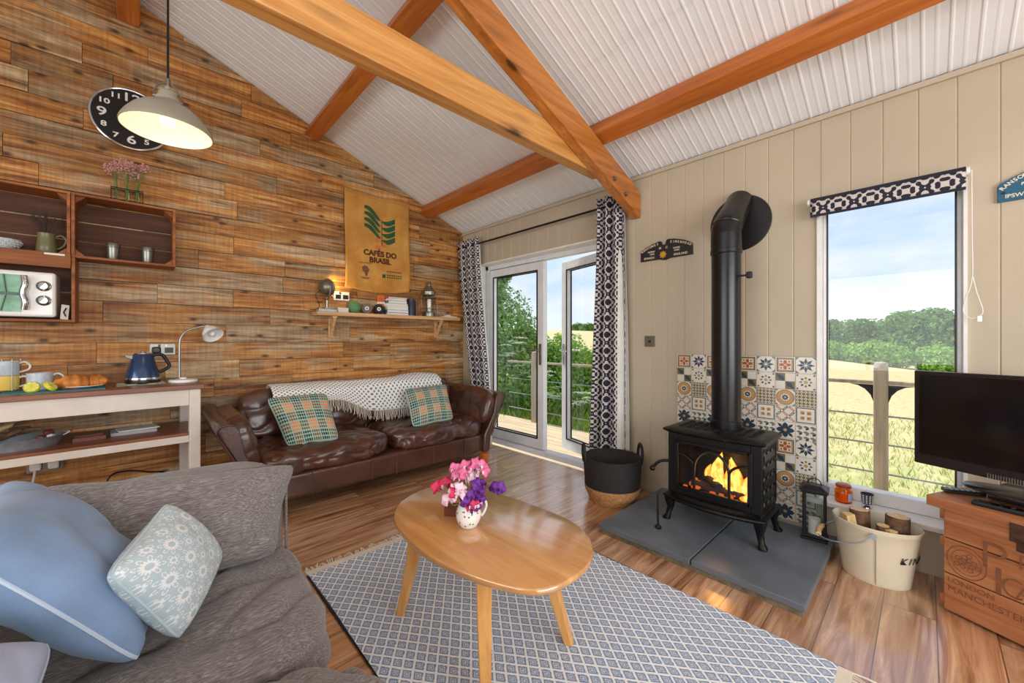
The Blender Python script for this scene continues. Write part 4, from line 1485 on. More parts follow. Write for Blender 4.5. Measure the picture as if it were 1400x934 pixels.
b = B()
b.grid(thf, 60, 40, lambda u, v: (u * 1.56, v * .62))
b.obj('cloth', MT['throw'], thr, smooth=180, solid=.008)
b = B()
rn = random.Random(4)
for i in range(110):
    u = .22 + .78 * i / 109
    p = thf(u, 1.0)
    L = rn.uniform(.075, .10)
    b.tube([p + Vector((0, -.004, .01)), p + Vector((rn.uniform(-.006, .006), -.012, -L * .5)), p + Vector((rn.uniform(-.012, .012), -.016, -L))], [.003, .0028, .0022], 5)
b.obj('fringe', MT['fringe'], thr)

for lb, cs, sd in (('green and orange tapestry cushion on the left end of the leather sofa', [(-2.24, -.52, .755), (-1.82, -.60, .765), (-1.825, -.90, .435), (-2.165, -.83, .425)], 3),
                   ('green and orange tapestry cushion on the right end of the leather sofa', [(-1.11, -.58, .730), (-.64, -.58, .745), (-.735, -.86, .435), (-1.19, -.88, .425)], 6)):
    e, b = cushion('tapestry_cushion', lb, cs, .13, MT['welsh'], 'tapestry cushions on the leather sofa', sd, (.47, .39), .004, pinch=.045)
    b.obj('seam', MT['welsh'], e)

# ------------------------------------------------------------------ console table on the left
con = thing('console_table', 'cream painted console table with a walnut top and lower shelf along the plank wall', 'console table', (-3.35, -.345, 0), R_(2.5))
hw_, hd = .72, .285
B().bx(-hw_ - .02, hw_, -hd - .02, hd, .868, .90).obj('tabletop', MT['consoletop'], con, smooth=0, bevel=.004)
b = B()
b.bx(-hw_ + .061, hw_ - .081, -hd + .005, -hd + .027, .762, .868).bx(hw_ - .05, hw_ - .028, -hd + .061, hd - .071, .762, .868).bx(-hw_, hw_ - .03, hd - .03, hd - .01, .762, .868)
b.obj('apron', MT['creampaint'], con, smooth=0, bevel=.002)
for x in (hw_ - .05, -hw_ + .03):
    for y in (-hd + .03, hd - .04):
        B().box((x, y, .434), (.06, .06, .868)).obj('leg', MT['creampaint'], con, smooth=0, bevel=.004)
b = B()
b.bx(-hw_ + .01, hw_ - .03, -hd + .008, hd - .02, .56, .578)
b.obj('lower_shelf', MT['consoletop'], con, smooth=0, bevel=.003)
B().bx(-hw_ + .061, hw_ - .081, -hd + .003, -hd + .022, .515, .5595).obj('shelf_rail', MT['creampaint'], con, smooth=0, bevel=.002)

# ------------------------------------------------------------------ hearth, stove, flue
he = thing('slate_hearth', 'grey slate hearth of two thick slabs under the stove', 'hearth', (-.43, -3.12, 0))
for y0, y1 in ((-3.645, -3.164), (-3.156, -2.60)):
    b = B()
    b.bx(-.865 + .43, -.002 + .43, y0 + 3.12, y1 + 3.12, .028, .06)
    b.obj('slab', MT['slate'], he, smooth=0, bevel=.003)
b = B()
b.bx(-.855 + .43, -.002 + .43, -3.635 + 3.12, -2.61 + 3.12, 0.0, .028)
b.obj('bed', MT['slateedge'], he, smooth=0)

# patterned tiles behind the stove: relief of thin glaze shapes on each tile
sp_ = thing('tile_splashback', 'patchwork of patterned navy, ochre and white tiles behind the stove', 'splashback', (-.002, -3.135, .06))
b = B()
slots = ['grout', 'tilewhite', 'tilenavy', 'tileolive', 'tileochre', 'tilerust', 'tilegreen']
y_r, y_l, ztop = -3.557, -2.714, 1.10
PW, PH = .1045, .1015
b.bx(-.006, .002, y_r + 3.135, y_l + 3.135, 0.0, ztop - .06)


def TP(ty, tz, pts, mi, lift):
    b.mi = mi
    b.poly([(-.006 - lift, ty - p[0] * PW, tz + p[1] * PH) for p in pts])


def rect(x0, x1, y0, y1): return [(x0, y0), (x1, y0), (x1, y1), (x0, y1)]
def circ(x, y, r, n=18): return [(x + r * cos(2 * pi * k / n), y + r * sin(2 * pi * k / n)) for k in range(n)]
def rot(pts, a, c=(0, 0)): return [(c[0] + (x - c[0]) * cos(a) - (y - c[1]) * sin(a), c[1] + (x - c[0]) * sin(a) + (y - c[1]) * cos(a)) for x, y in pts]


def tile(kind, ty, tz):
    W, N, O, C, Ru, G = 1, 2, 3, 4, 5, 6
    q = lambda pts, mi, l: TP(ty, tz, pts, mi, l)
    q(rect(-.485, .485, -.485, .485), W, .0012)
    L1, L2, L3, L4 = .0018, .0023, .0028, .0033
    if kind == 0:      # framed square with a rust cross
        q(rect(-.43, .43, -.43, .43), N, L1)
        q(rect(-.38, .38, -.38, .38), C, L2)
        q(rect(-.30, .30, -.30, .30), W, L3)
        for k in range(4):
            q(rot([(0, .02), (.10, .12), (.07, .28), (-.07, .28), (-.10, .12)], k * pi / 2), Ru, L4)
            q(rot(circ(.2, .2, .055, 8), k * pi / 2), O, L4)
    elif kind == 1:    # quartered leaves
        q(rect(-.48, 0, 0, .48), O, L1)
        q(rect(0, .48, -.48, 0), O, L1)
        for k in range(4):
            q(rot([(.03, .03), (.30, .10), (.46, .46), (.10, .30)], k * pi / 2), N if k % 2 else W, L2)
    elif kind == 2:    # ochre roundel
        q(circ(0, 0, .46), N, L1)
        q(circ(0, 0, .43), C, L2)
        q(circ(0, 0, .22), W, L3)
        for k in range(8):
            q(rot([(0, .03), (.05, .11), (0, .19), (-.05, .11)], k * pi / 4), N, L4)
        for k in range(4):
            q(rot([(.48, .48), (.48, .34), (.34, .48)], k * pi / 2), G, L1)
    elif kind == 3:    # woven crosses
        for i in (-1, 0, 1):
            for j in (-1, 0, 1):
                c = (i * .32, j * .32)
                a = pi / 4 if (i + j) % 2 else -pi / 4
                q(rot(rect(c[0] - .17, c[0] + .17, c[1] - .055, c[1] + .055), a, c), N if (i + j) % 2 else Ru, L1)
                q(rot(rect(c[0] - .12, c[0] + .12, c[1] - .018, c[1] + .018), a, c), W, L2)
    elif kind == 4:    # big navy flower
        for k in range(4):
            q(rot([(0, .0), (.17, .16), (.12, .36), (0, .47), (-.12, .36), (-.17, .16)], k * pi / 2), N, L1)
            q(rot([(.10, .10), (.32, .2), (.40, .40), (.2, .32)], k * pi / 2), N, L2)
        q(circ(0, 0, .09), C, L3)
    elif kind == 5:    # eight point star
        for k in range(8):
            q(rot([(0, .05), (.085, .22), (0, .44), (-.085, .22)], k * pi / 4), N, L1)
        for k in range(4):
            q(rot([(.48, .48), (.48, .30), (.30, .48)], k * pi / 2), G, L1)
    elif kind == 6:    # ring of petals
        for k in range(8):
            q(rot([(0, .16), (.07, .24), (0, .33), (-.07, .24)], k * pi / 4), N if k % 2 else G, L1)
        q(circ(0, 0, .1), C, L1)
        for k in range(4):
            q(rot(circ(.40, .40, .06, 8), k * pi / 2), O, L1)
    elif kind == 7:    # small lattice
        q(rect(-.485, .485, -.485, .485), O, L1)
        for i in range(-2, 3):
            for j in range(-2, 3):
                c = (i * .195, j * .195)
                q([(c[0], c[1] - .09), (c[0] + .09, c[1]), (c[0], c[1] + .09), (c[0] - .09, c[1])], W, L2)
                q([(c[0], c[1] - .045), (c[0] + .045, c[1]), (c[0], c[1] + .045), (c[0] - .045, c[1])], G, L3)
    elif kind == 8:    # framed four blocks
        q(rect(-.46, .46, -.46, .46), N, L1)
        q(rect(-.41, .41, -.41, .41), W, L2)
        for k in range(4):
            q(rot(rect(.06, .26, .06, .26), k * pi / 2), C, L3)
            q(rot([(.09, .09), (.23, .09), (.09, .23)], k * pi / 2), O, L4)
    else:              # tumbling cubes
        for i in range(3):
            for j in range(3):
                c = (-.32 + i * .32, -.32 + j * .32)
                q([(c[0] - .15, c[1]), (c[0], c[1] + .08), (c[0] + .15, c[1]), (c[0], c[1] - .08)], G, L1)
                q([(c[0], c[1] - .08), (c[0] + .15, c[1]), (c[0] + .15, c[1] - .13), (c[0], c[1] - .2)], N if (i + j) % 2 else G, L2)


for cidx in range(8):
    ty = y_r + PW * .5 + cidx * PW + 3.135 + .004
    for r in range(10):
        tz = ztop - .06 - PH * (r + .5) - .004
        tile((r % 5) + (0 if cidx % 2 else 5), ty, tz)
b.obj('tiles', [MT[s] for s in slots], sp_, smooth=0, fix=False)

st = thing('wood_stove', 'black cast iron wood stove with an arched glass door, fire burning inside', 'stove', (-.32, -3.125, .06))
# local: front faces -x; width along y
b = B()
D0, D1, W = -.155, .150, .262      # front, back, half width
z0, z1 = .175, .555
b.bx(D0 + .02, D1, -W, -W + .014, z0, z1).bx(D0 + .02, D1, W - .014, W, z0, z1).bx(D1 - .014, D1, -W, W, z0, z1).bx(D0 + .02, D1, -W, W, z0, z0 + .014).bx(D0 + .02, D1, -W, W, z1 - .012, z1)
# front frame
fy, fz0, fz1 = .205, .225, .50
b.bx(D0, D0 + .022, -W, -fy, z0, z1).bx(D0, D0 + .022, fy, W, z0, z1).bx(D0, D0 + .022, -fy, fy, z0, fz0).bx(D0, D0 + .022, -fy, fy, fz1, z1)
body = b.obj('body', MT['iron'], st, smooth=0, bevel=.004)
b = B()
for yc, zb in ((0, 0),):
    b.tube([(D0 - .004, -.098, fz0), (D0 - .004, -.098, .36)] + [(D0 - .004, -.098 + .098 * (1 - cos(t)), .36 + .115 * sin(t)) for t in [R_(a) for a in range(15, 180, 15)]] + [(D0 - .004, .098, .36), (D0 - .004, .098, fz0)], .0085, 8)
for s in (-1, 1):
    b.tube([(D0 - .004, s * .098, .36)] + [(D0 - .004, s * (.098 + .107 * (1 - cos(t))), .36 + .07 * sin(t)) for t in [R_(a) for a in range(15, 91, 15)]], .0075, 8)
for s in (-1, 1):
    b.bx(D0 - .012, D0 - .0, s * fy - .012, s * fy + .012, fz0 - .012, fz1 + .012)
b.bx(D0 - .012, D0, -fy, fy, fz0 - .012, fz0 + .006).bx(D0 - .012, D0, -fy, fy, fz1 - .006, fz1 + .012)
b.obj('door_tracery', MT['iron'], st, smooth=40, bevel=.002)
B().bx(D0 + .006, D0 + .010, -fy, fy, fz0, fz1).obj('door_glass', MT['clearglass'], st, smooth=0)
# top plate with moulded edge and grille
b = B()
pl = lambda e: [(D0 - .03 - e, -W - .02 - e), (D1 + .012 + e, -W - .02 - e), (D1 + .012 + e, W + .02 + e), (D0 - .03 - e, W + .02 + e)]


def bow(e, z):
    pts = []
    n = 12
    for k in range(n + 1):
        y = -W - .02 - e + (2 * W + .04 + 2 * e) * k / n
        pts.append(Vector((D0 - .015 - e - .035 * (1 - (2 * k / n - 1) ** 2), y, z)))
    return pts + [Vector((D1 + .01, W + .02 + e, z)), Vector((D1 + .01, -W - .02 - e, z))]


b.rings([bow(-.012, z1), bow(.004, z1 + .012), bow(.006, z1 + .022), bow(-.01, z1 + .03), bow(-.035, z1 + .036)])
tpl = b.obj('top_plate', MT['iron'], st, smooth=30)
b = B()
for i in range(9):
    for j in range(5):
        yy, xx = -.20 + i * .05, -.10 + j * .045
        b.torus((xx, yy, z1 + .037), .017, .004, 10, 5)
b.obj('top_grille', MT['iron'], tpl)
# base skirt with ash lip
b = B()


def lip(e, z):
    n = 12
    pts = [Vector((D0 - .012 - e - .055 * (1 - (2 * k / n - 1) ** 2), -W - .01 - e + (2 * W + .02 + 2 * e) * k / n, z)) for k in range(n + 1)]
    return pts + [Vector((D1, W + .01 + e, z)), Vector((D1, -W - .01 - e, z))]


b.rings([lip(-.03, .125), lip(0.0, .135), lip(.012, .15), lip(.010, .158), lip(-.015, .162), lip(-.03, .176)])
b.obj('ash_lip', MT['iron'], st, smooth=30)
for sx in (-1, 1):
    for sy in (-1, 1):
        b = B()
        xo, yo = (-.145 if sx < 0 else .135), sy * (W - .012)
        rg = []
        for z, o, r in ((0, .018, .020), (.012, .018, .021), (.03, .010, .014), (.075, .0, .017), (.12, .002, .028), (.15, 0, .032)):
            rg.append([Vector((xo + sx * o + q[0] * r, yo + sy * o + q[1] * r, z)) for q in ((-1, -.7), (-.7, -1), (.7, -1), (1, -.7), (1, .7), (.7, 1), (-.7, 1), (-1, .7))])
        b.rings(rg)
        b.obj('leg', MT['iron'], st, smooth=50)
# side relief
for s in (-1, 1):
    b = B()
    for i in range(5):
        for j in range(3):
            x, z = -.10 + j * .08, .22 + i * .07
            b.torus((x, s * (W + .001), z), .028, .0045, 12, 5, RX(pi / 2), 0, pi)
            b.torus((x + .04, s * (W + .001), z + .03), .02, .0035, 12, 5, RX(pi / 2), pi, 2 * pi)
    b.bx(D0 + .035, D0 + .045, s * W - .004, s * W + .004, z0 + .02, z1 - .02).bx(D1 - .03, D1 - .02, s * W - .004, s * W + .004, z0 + .02, z1 - .02)
    b.obj('side_relief', MT['iron'], body)
b = B()
b.tube(spline([(D0 + .01, W - .005, .365), (D0 - .01, W + .03, .362), (D0 - .02, W + .06, .345), (D0 - .03, W + .085, .315)], 6), [.010] * 19, 8)
b.sph((D0 - .032, W + .09, .305), .018)
b.obj('door_handle', MT['iron'], st)
# fire: logs, embers and flames
for (a, c, r) in (((-.05, -.16, .205), (-.03, .16, .215), .028), ((.05, -.17, .21), (.06, .13, .205), .032), ((-.08, -.02, .25), (.07, .12, .245), .024)):
    B().tube([a, ((a[0] + c[0]) / 2, (a[1] + c[1]) / 2 + .01, (a[2] + c[2]) / 2 + .006), c], [r, r * 1.1, r * .95], 10).obj('burning_log', MT['redwax'], st)
b = B()
rn = random.Random(3)
for _ in range(70):
    b.soft((rn.uniform(-.12, .10), rn.uniform(-.19, .19), rn.uniform(.192, .215)), (rn.uniform(.015, .03),) * 3, k=3, n=3)
eo = b.obj('embers', MT['ember'], st)
eo['kind'] = 'stuff'
for i, (y, x, h, r) in enumerate(((.02, .02, .24, .042), (-.035, .04, .20, .036), (-.075, .02, .22, .040), (.07, .03, .15, .03), (-.125, .03, .13, .03), (-.165, .0, .06, .026), (-.06, -.04, .10, .024), (.0, -.05, .12, .02), (-.15, -.07, .05, .02))):
    b = B()
    rg = []
    for k in range(12):
        t = k / 11
        rr = r * (math.sin(pi * (.16 + .84 * t) ** .8) ** .9 + .02) if t < 1 else .001
        off = .022 * sin(t * 4.5 + i * 1.7) * t
        rg.append([Vector((x + cos(2 * pi * q / 10) * rr * .6, y + off + sin(2 * pi * q / 10) * rr, .20 + h * t)) for q in range(10)])
    b.rings(rg)
    fo = b.obj('flame', MT['flame'], st, smooth=180)
fl = light('fire_glow', 'POINT', (-.36, -3.13, .40), (0, 0, 0), 1.6, (1.0, .42, .12), shadow_soft_size=.06)

fp = thing('flue_pipe', 'black flue pipe rising from the stove and bending into the wall', 'flue pipe', (-.27, -3.14, .65))
b = B()
b.lathe([(.088, 0), (.088, .05), (.083, .055), (.083, 1.10)], seg=36, caps=True)
b.obj('pipe', MT['flue'], fp, smooth=40)
for z in (.02, 1.10):
    B().lathe([(.084, z - .016), (.089, z - .012), (.089, z + .012), (.084, z + .016)], seg=36).obj('collar', MT['flue'], fp)
B().lathe([(.084, 1.11), (.086, 1.112), (.086, 1.21)], seg=36, caps=True).obj('upper_pipe', MT['flue'], fp)
b = B()
el = [(0, 0, 1.20), (0, 0, 1.235), (.030, 0, 1.275), (.10, 0, 1.335), (.185, 0, 1.41), (.264, 0, 1.48)]
b.tube(el, [.086, .086, .086, .083, .080, .080], 32)
b.obj('elbow', MT['flue'], fp, smooth=40)
b = B()
b.torus((.02, 0, 1.262), .084, .005, 32, 6, RY(R_(25)))
b.obj('elbow_ring', MT['flue'], fp)
ro = B()
ro.cyl((.256, 0, 1.335), (.268, 0, 1.335), .186, seg=48)
ro.obj('wall_rosette', MT['vent'], fp, smooth=40, bevel=.003)
b = B()
b.cyl((-.02, -.08, .94), (-.02, -.125, .94), .006).soft((-.02, -.135, .94), (.03, .03, .04), k=6, n=6)
b.obj('damper_knob', MT['vent'], fp)

# poker tool leaning by the stove
pk = thing('fire_poker', 'short black fire poker standing on the hearth left of the stove', 'fire tool', (-.655, -2.885, .06))
B().lathe([(.0, 0), (.018, .0), (.020, .008), (.013, .018), (.006, .024)], seg=16).obj('foot', MT['iron'], pk)
B().tube([(0, 0, .02), (.01, .008, .10), (.035, .02, .20)], .0065, 8).obj('rod', MT['iron'], pk)

# ------------------------------------------------------------------ curtains and rod
rod = thing('curtain_rod', 'thin black curtain rod above the french doors', 'curtain rod', (-.1, -1.2, 2.318))
B().cyl((0, -1.18, 0), (0, 1.17, 0), .010, seg=12).obj('pole', MT['black'], rod)
for y in (-1.10, 1.12):
    b = B()
    b.cyl((0, y, 0), (.1, y, 0), .007).cyl((.092, y, 0), (.1, y, 0), .022)
    b.obj('bracket', MT['black'], rod)


def curtain(label, y0a, y1a, y0b, y1b, zb, folds, side):
    e = thing('curtain', label, 'curtain', (-.1, (y0a + y1a) / 2, 0), 0, 'navy print curtains at the french doors')
    zt = 2.395
    yc = (y0a + y1a) / 2

    def f(u, v, dx=0.0, inset=0.0):
        z = zb + (zt - zb) * v
        w = smooth(0, 1, v)
        ya = y0b * (1 - w) + y0a * w
        yb = y1b * (1 - w) + y1a * w
        y = ya + (yb - ya) * (u * (1 - 2 * inset) + inset)
        amp = .042 * (1 - .25 * v)
        x = amp * sin(u * folds * 2 * pi + .5 * sin(v * 3)) + .006 * noise.noise(Vector((u * 4, v * 5, 1)))
        return Vector((x + dx, y - yc, z))
    b = B()
    W_ = abs(y1a - y0a) * 2.2
    b.grid(lambda u, v: f(u, v), 90, 40, lambda u, v: (u * W_, v * (zt - zb)))
    b.obj('panel', MT['curtain'], e, smooth=180, solid=.004)
    b = B()

    def g(u, v):
        p = f(u, v * .975, .013)
        p.y += side * .035 * (1 - v) * (1 if side * (u - .5) > .3 else 0.2)
        return p
    b.grid(g, 60, 20)
    b.obj('lining', MT['lining'], e, smooth=180, solid=.003)
    return e


curtain('navy and white print curtain at the left of the french doors beside the plank wall', -.04, -.45, -.33, -.66, .03, 3, -1)
curtain('navy and white print curtain at the right of the french doors above the basket', -2.315, -2.07, -2.33, -1.985, .03, 3, -1)

# ------------------------------------------------------------------ things on the plank wall
def NW(x, y, z): return TR(x, y, z) @ RX(pi / 2)              # text facing -y
EW0 = RZ(-pi / 2) @ RX(pi / 2)                                # text facing -x


cl = thing('wall_clock', 'round black wall clock with white numerals behind the pendant lamp', 'clock', (-2.985, -.012, 2.80))
cface = B().cyl((0, 0, 0), (0, -.03, 0), .207, seg=56).obj('face', MT['clockface'], cl, smooth=40)
B().torus((0, -.026, 0), .209, .008, 56, 8, RX(pi / 2)).obj('rim', MT['chrome'], cl)
for n in range(1, 13):
    b = B()
    a = pi / 2 - n * pi / 6
    big_ = n % 3 == 0
    r = .150 if big_ else .162
    b.text(str(n), .085 if big_ else .050, NW(r * cos(a), -.0306, r * sin(a)) @ Matrix.Diagonal((1.25, 1, 1, 1)), .0005, bold=.0012)
    b.obj('numeral', MT['whiteplastic'], cface, smooth=0, fix=False)
B().beam((0, -.034, 0), (-.06, -.034, -.035), .010, .002, up=(0, 1, 0)).obj('hour_hand', MT['whiteplastic'], cface, smooth=0)
B().beam((0, -.0365, 0), (.07, -.0365, .09), .008, .002, up=(0, 1, 0)).obj('minute_hand', MT['whiteplastic'], cface, smooth=0)

pn = thing('pendant_lamp', 'grey enamel pendant lamp hanging on a dark cord in front of the clock', 'pendant lamp', (-2.835, -1.384, 2.245))
b = B()
outer = [(.180, 0), (.181, .006), (.176, .022), (.160, .052), (.136, .086), (.105, .114), (.070, .136), (.050, .146), (.046, .152)]
b.lathe(outer, seg=48)
b.obj('shade', MT['shade'], pn, smooth=60)
b = B()
b.lathe([(r - .003, z + .001) for r, z in outer], seg=48)
b.obj('shade_lining', MT['shadein'], pn, smooth=60)
b = B()
b.lathe([(.046, .150), (.050, .154), (.050, .164), (.040, .170), (.038, .190), (.032, .202), (.014, .210), (.012, .225), (.0, .226)], seg=28)
b.obj('cap', MT['shade'], pn)
b = B()
for s in (-1, 1):
    b.tube([(s * .048, 0, .160), (s * .054, 0, .185), (s * .035, 0, .225), (s * .012, 0, .245), (0, 0, .262)], .004, 8)
    b.sph((s * .052, 0, .165), .008, 10, 6)
b.cyl((0, 0, .222), (0, 0, .265), .010)
b.obj('hanger', MT['steel'], pn)
B().tube([(0, 0, .26), (0, 0, .80), (0, 0, roofz(-2.835) - 2.255)], .005, 8).obj('cord', MT['rubber'], pn)
b = B()
b.sph((0, 0, .052), .034, 16, 10).lathe([(.018, .08), (.018, .14)], seg=16)
b.obj('bulb', MT['bulb'], pn)
light('pendant_bulb', 'POINT', (-2.835, -1.384, 2.27), (0, 0, 0), 2.6, (1.0, .88, .68), shadow_soft_size=.04)

# crate shelves
def crate(name, label, x0, x1, z0, z1, depth=.20, slats=3, corners=True):
    e = thing(name, label, 'crate shelf', ((x0 + x1) / 2, -.012, z0))
    w = (x1 - x0) / 2
    h = z1 - z0
    t = .016
    B().bx(-w, -w + t, -depth, 0, 0, h).obj('side_panel', MT['crate'], e, smooth=0, bevel=.002)
    B().bx(w - t, w, -depth, 0, 0, h).obj('side_panel', MT['crate'], e, smooth=0, bevel=.002)
    B().bx(-w + t, w - t, -depth, 0, 0, t).obj('bottom_board', MT['crate'], e, smooth=0, bevel=.002)
    B().bx(-w + t, w - t, -depth, 0, h - t, h).obj('top_board', MT['crate'], e, smooth=0, bevel=.002)
    sh = (h - .03) / slats
    for i in range(slats):
        B().bx(-w + t, w - t, -.012, 0, .016 + i * sh, .016 + i * sh + sh - .010).obj('back_slat', MT['crateshade'], e, smooth=0)
    if corners:
        for sx in (-1, 1):
            for sz in (0, 1):
                cx_, cz_ = sx * (w - t), (t if sz == 0 else h - t)
                dx, dz = -sx * .045, (.045 if sz == 0 else -.045)
                B().prism([(cx_, cz_), (cx_ + dx, cz_), (cx_, cz_ + dz)], -depth + .03, -.014, XZ).obj('corner_block', MT['crate'], e, smooth=0)
    return e


crate('apple_crate', 'open wooden crate mounted on the plank wall, holding two pewter tumblers', -3.262, -2.750, 1.735, 2.158)
crate('apple_crate', 'wooden crate shelf at the left edge holding the jug and patterned bowl', -3.90, -3.265, 1.738, 2.158, slats=3)
c3 = crate('apple_crate', 'lower wooden crate shelf at the left edge holding the cream mini oven', -3.90, -3.245, 1.315, 1.734, slats=2, corners=False)
B().bx(-.32, .31, -.215, -.20, .345, .437).obj('front_lip', MT['crate'], c3, smooth=0, bevel=.002)
B().bx(.20, .285, -.218, -.2155, .420, .432).obj('paper_label', MT['paper'], c3, smooth=0)

for x, zz, lb in ((-3.075, 1.752, 'left pewter tumbler in the open wall crate'), (-2.900, 1.752, 'right pewter tumbler in the open wall crate')):
    e = thing('pewter_tumbler', lb, 'tumbler', (x, -.135, zz), 0, 'pewter tumblers in the wall crate')
    B().lathe([(0, 0), (.027, 0), (.029, .004), (.034, .085), (.034, .088)], seg=24, caps=False).obj('body', MT['pewter'], e)
    B().lathe([(.034, .086), (.037, .088), (.037, .112), (.034, .116), (.0, .117)], seg=24).obj('lid', MT['pewter'], e)
e = thing('bud_vase_rack', 'dark metal rack of three glass bud vases on top of the open wall crate', 'vase rack', (-3.005, -.105, 2.158))
for s in (-1, 1):
    b = B()
    b.box((0, s * .022, .105), (.165, .003, .008)).box((s * .081, 0, .105), (.003, .045, .008))
    b.obj('rail', MT['black'], e, smooth=0)
B().box((0, 0, .002), (.165, .045, .004)).obj('tray', MT['black'], e, smooth=0)
for s in (-1, 1):
    B().box((s * .0805, 0, .053), (.004, .045, .104)).obj('side_post', MT['black'], e, smooth=0)
for x in (-.052, 0, .052):
    B().lathe([(.0, .006), (.018, .006), (.019, .07), (.011, .085), (.010, .115), (.012, .118)], (x, 0, 0), 16).obj('glass_vase', MT['clearglass'], e)
for i, (x, lb) in enumerate(((-.052, 'dusty pink dried flower spray in the left bud vase'), (0, 'dusty pink dried flower spray in the middle bud vase'), (.052, 'dusty pink dried flower spray in the right bud vase'))):
    f = thing('dried_flower_spray', lb, 'dried flowers', (-3.005 + x, -.105, 2.168), 0, 'dried flower sprays in the bud vases')
    rn = random.Random(60 + i)
    b, c = B(), B()
    for k in range(9):
        tip = Vector((rn.uniform(-.045, .045), rn.uniform(-.03, .03), rn.uniform(.20, .29)))
        b.tube([(0, 0, 0), (tip.x * .2, tip.y * .2, .12), tip], [.0018, .0015, .001], 5)
        for _ in range(14):
            p = tip + Vector((rn.uniform(-.022, .022), rn.uniform(-.018, .018), rn.uniform(-.022, .02)))
            c.sph(p, (.006, .006, .0045), 6, 4)
    b.obj('stems', MT['greenstem'], f)
    c.obj('blossom', MT['dustypink'], f)

e = thing('jug', 'olive glazed jug on the left crate shelf beside the patterned bowl', 'jug', (-3.375, -.12, 1.7545))
B().lathe([(0, 0), (.040, 0), (.046, .008), (.044, .05), (.039, .09), (.037, .11), (.041, .128), (.037, .128), (.034, .108), (.034, .02), (0, .015)], seg=28).obj('body', MT['olive'], e)
B().tube(spline([(.038, 0, .112), (.062, 0, .125), (.083, 0, .105), (.078, 0, .07), (.060, 0, .045), (.043, 0, .035)], 5), .0055, 8).obj('handle', MT['olive'], e)
f = thing('dried_lavender_bunch', 'dark bunch of dried lavender stems in the olive jug', 'dried flowers', (-3.375, -.12, 1.778))
rn = random.Random(71)
b, c = B(), B()
for k in range(26):
    tip = Vector((rn.uniform(-.07, .07), rn.uniform(-.04, .04), rn.uniform(.17, .26)))
    b.tube([(rn.uniform(-.01, .01), rn.uniform(-.01, .01), 0), (tip.x * .35, tip.y * .35, .12), tip], [.0016, .0014, .001], 5)
    c.tube([tip * .86, tip], [.004, .002], 6)
b.obj('stems', MT['dried'], f)
c.obj('flower_heads', MT['dried'], f)
e = thing('patterned_bowl', 'grey and white patterned bowl at the left end of the upper crate shelf', 'bowl', (-3.545, -.12, 1.7545))
B().lathe([(0, 0), (.035, 0), (.038, .006), (.062, .030), (.075, .062), (.072, .062), (.058, .03), (0, .012)], seg=32).obj('body', MT['greyglaze'], e)
b = B()
for k in range(20):
    for j in range(3):
        b.torus((0, 0, 0), .006, .0016, 8, 4, RZ(2 * pi * k / 20 + j * .15) @ TR(.058 + .007 * j, 0, .024 + .012 * j) @ RY(pi / 2 - .5))
b.obj('dot_pattern', MT['ceramic'], e)

ov = thing('mini_oven', 'cream mini oven with two chrome knobs in the lower left crate', 'mini oven', (-3.56, -.125, 1.331))
b = B()
b.bx(-.25, .235, -.095, .10, .012, .292)
b.obj('body', MT['ceramic'], ov, smooth=0, bevel=.015)
b = B()
B().bx(-.235, .095, -.100, -.094, .04, .265).obj('door_glass', plain('oven_glass', lin(128, 176, 146), .08, var=.35, scale=14), ov, smooth=0)
b = B()
for x in (-.17, -.06, .04):
    b.tube([(x - .02, -.103, .045), (x, -.103, .15), (x - .01, -.103, .262)], .004, 6)
b.bx(-.235, .09, -.106, -.100, .140, .158)
b.obj('door_bars', plain('oven_bar', lin(70, 96, 84), .3), ov)
b = B()
b.tube(spline([(.112, -.118, .055), (.116, -.126, .10), (.106, -.124, .155), (.116, -.126, .21), (.110, -.118, .26)], 5), .016, 10)
b.obj('door_handle', MT['chrome'], ov)
for z in (.115, .205):
    b = B()
    M = TR(.185, -.096, z) @ RX(pi / 2)
    b.lathe([(.032, 0), (.032, .004), (.022, .010), (.018, .020), (.0, .021)], seg=28, M=M).box((.185, -.118, z), (.006, .006, .036), M=RY(.6))
    b.obj('knob', MT['chrome'], ov)
e = tag(B().bx(-.018, .018, -.0015, .0015, 0, .095).obj('recipe_card', MT['paper'], None, smooth=0), 'white card with a black mark propped beside the mini oven', 'card')
e.location = (-3.293, -.205, 1.332)
e.rotation_euler = (-.1, .12, .5)
b = B()
b.tube([(.006, -.002, .02), (-.006, -.0025, .045), (.004, -.0025, .075)], .004, 6)
b.obj('black_mark', MT['ink'], e)

# coffee sack
sk = thing('coffee_sack', 'jute coffee sack with green leaf print hung on the plank wall above the shelf', 'wall hanging', (-1.12, -.03, 2.22))


def skf(u, v):
    x = -.352 + .704 * u + .012 * sin(v * 5) * (1 - v)
    z = -.49 + .985 * v - .03 * (1 - v) * sin(u * pi) - .008 * sin(u * 3)
    y = -.012 - .012 * noise.noise(Vector((u * 3, v * 3, 5))) - .010 * (1 - v) * (1 + noise.noise(Vector((u * 6, v * 2, 1))))
    return Vector((x, y, z))


b = B()
b.grid(skf, 36, 48)
skc = b.obj('cloth', MT['burlap'], sk, smooth=180, solid=.004)
b = B()
b.tube([skf(i / 20, .975) + Vector((0, -.003, 0)) for i in range(21)], .007, 8)
b.obj('top_hem', MT['burlap'], sk)


def onsack(poly, mat, name, lift=.006):
    """print on the sack cloth, following its folds"""
    bb = B()
    P = [(x + 1.12, z - 2.22) for x, z in poly]
    pts = []
    for x, z in P:
        u, v = (x + .352) / .704, (z + .49) / .985
        pts.append(Vector((x, skf(u, v).y - lift, z)))
    bb.poly(pts)
    return bb.obj(name, mat, skc, smooth=0, fix=False)


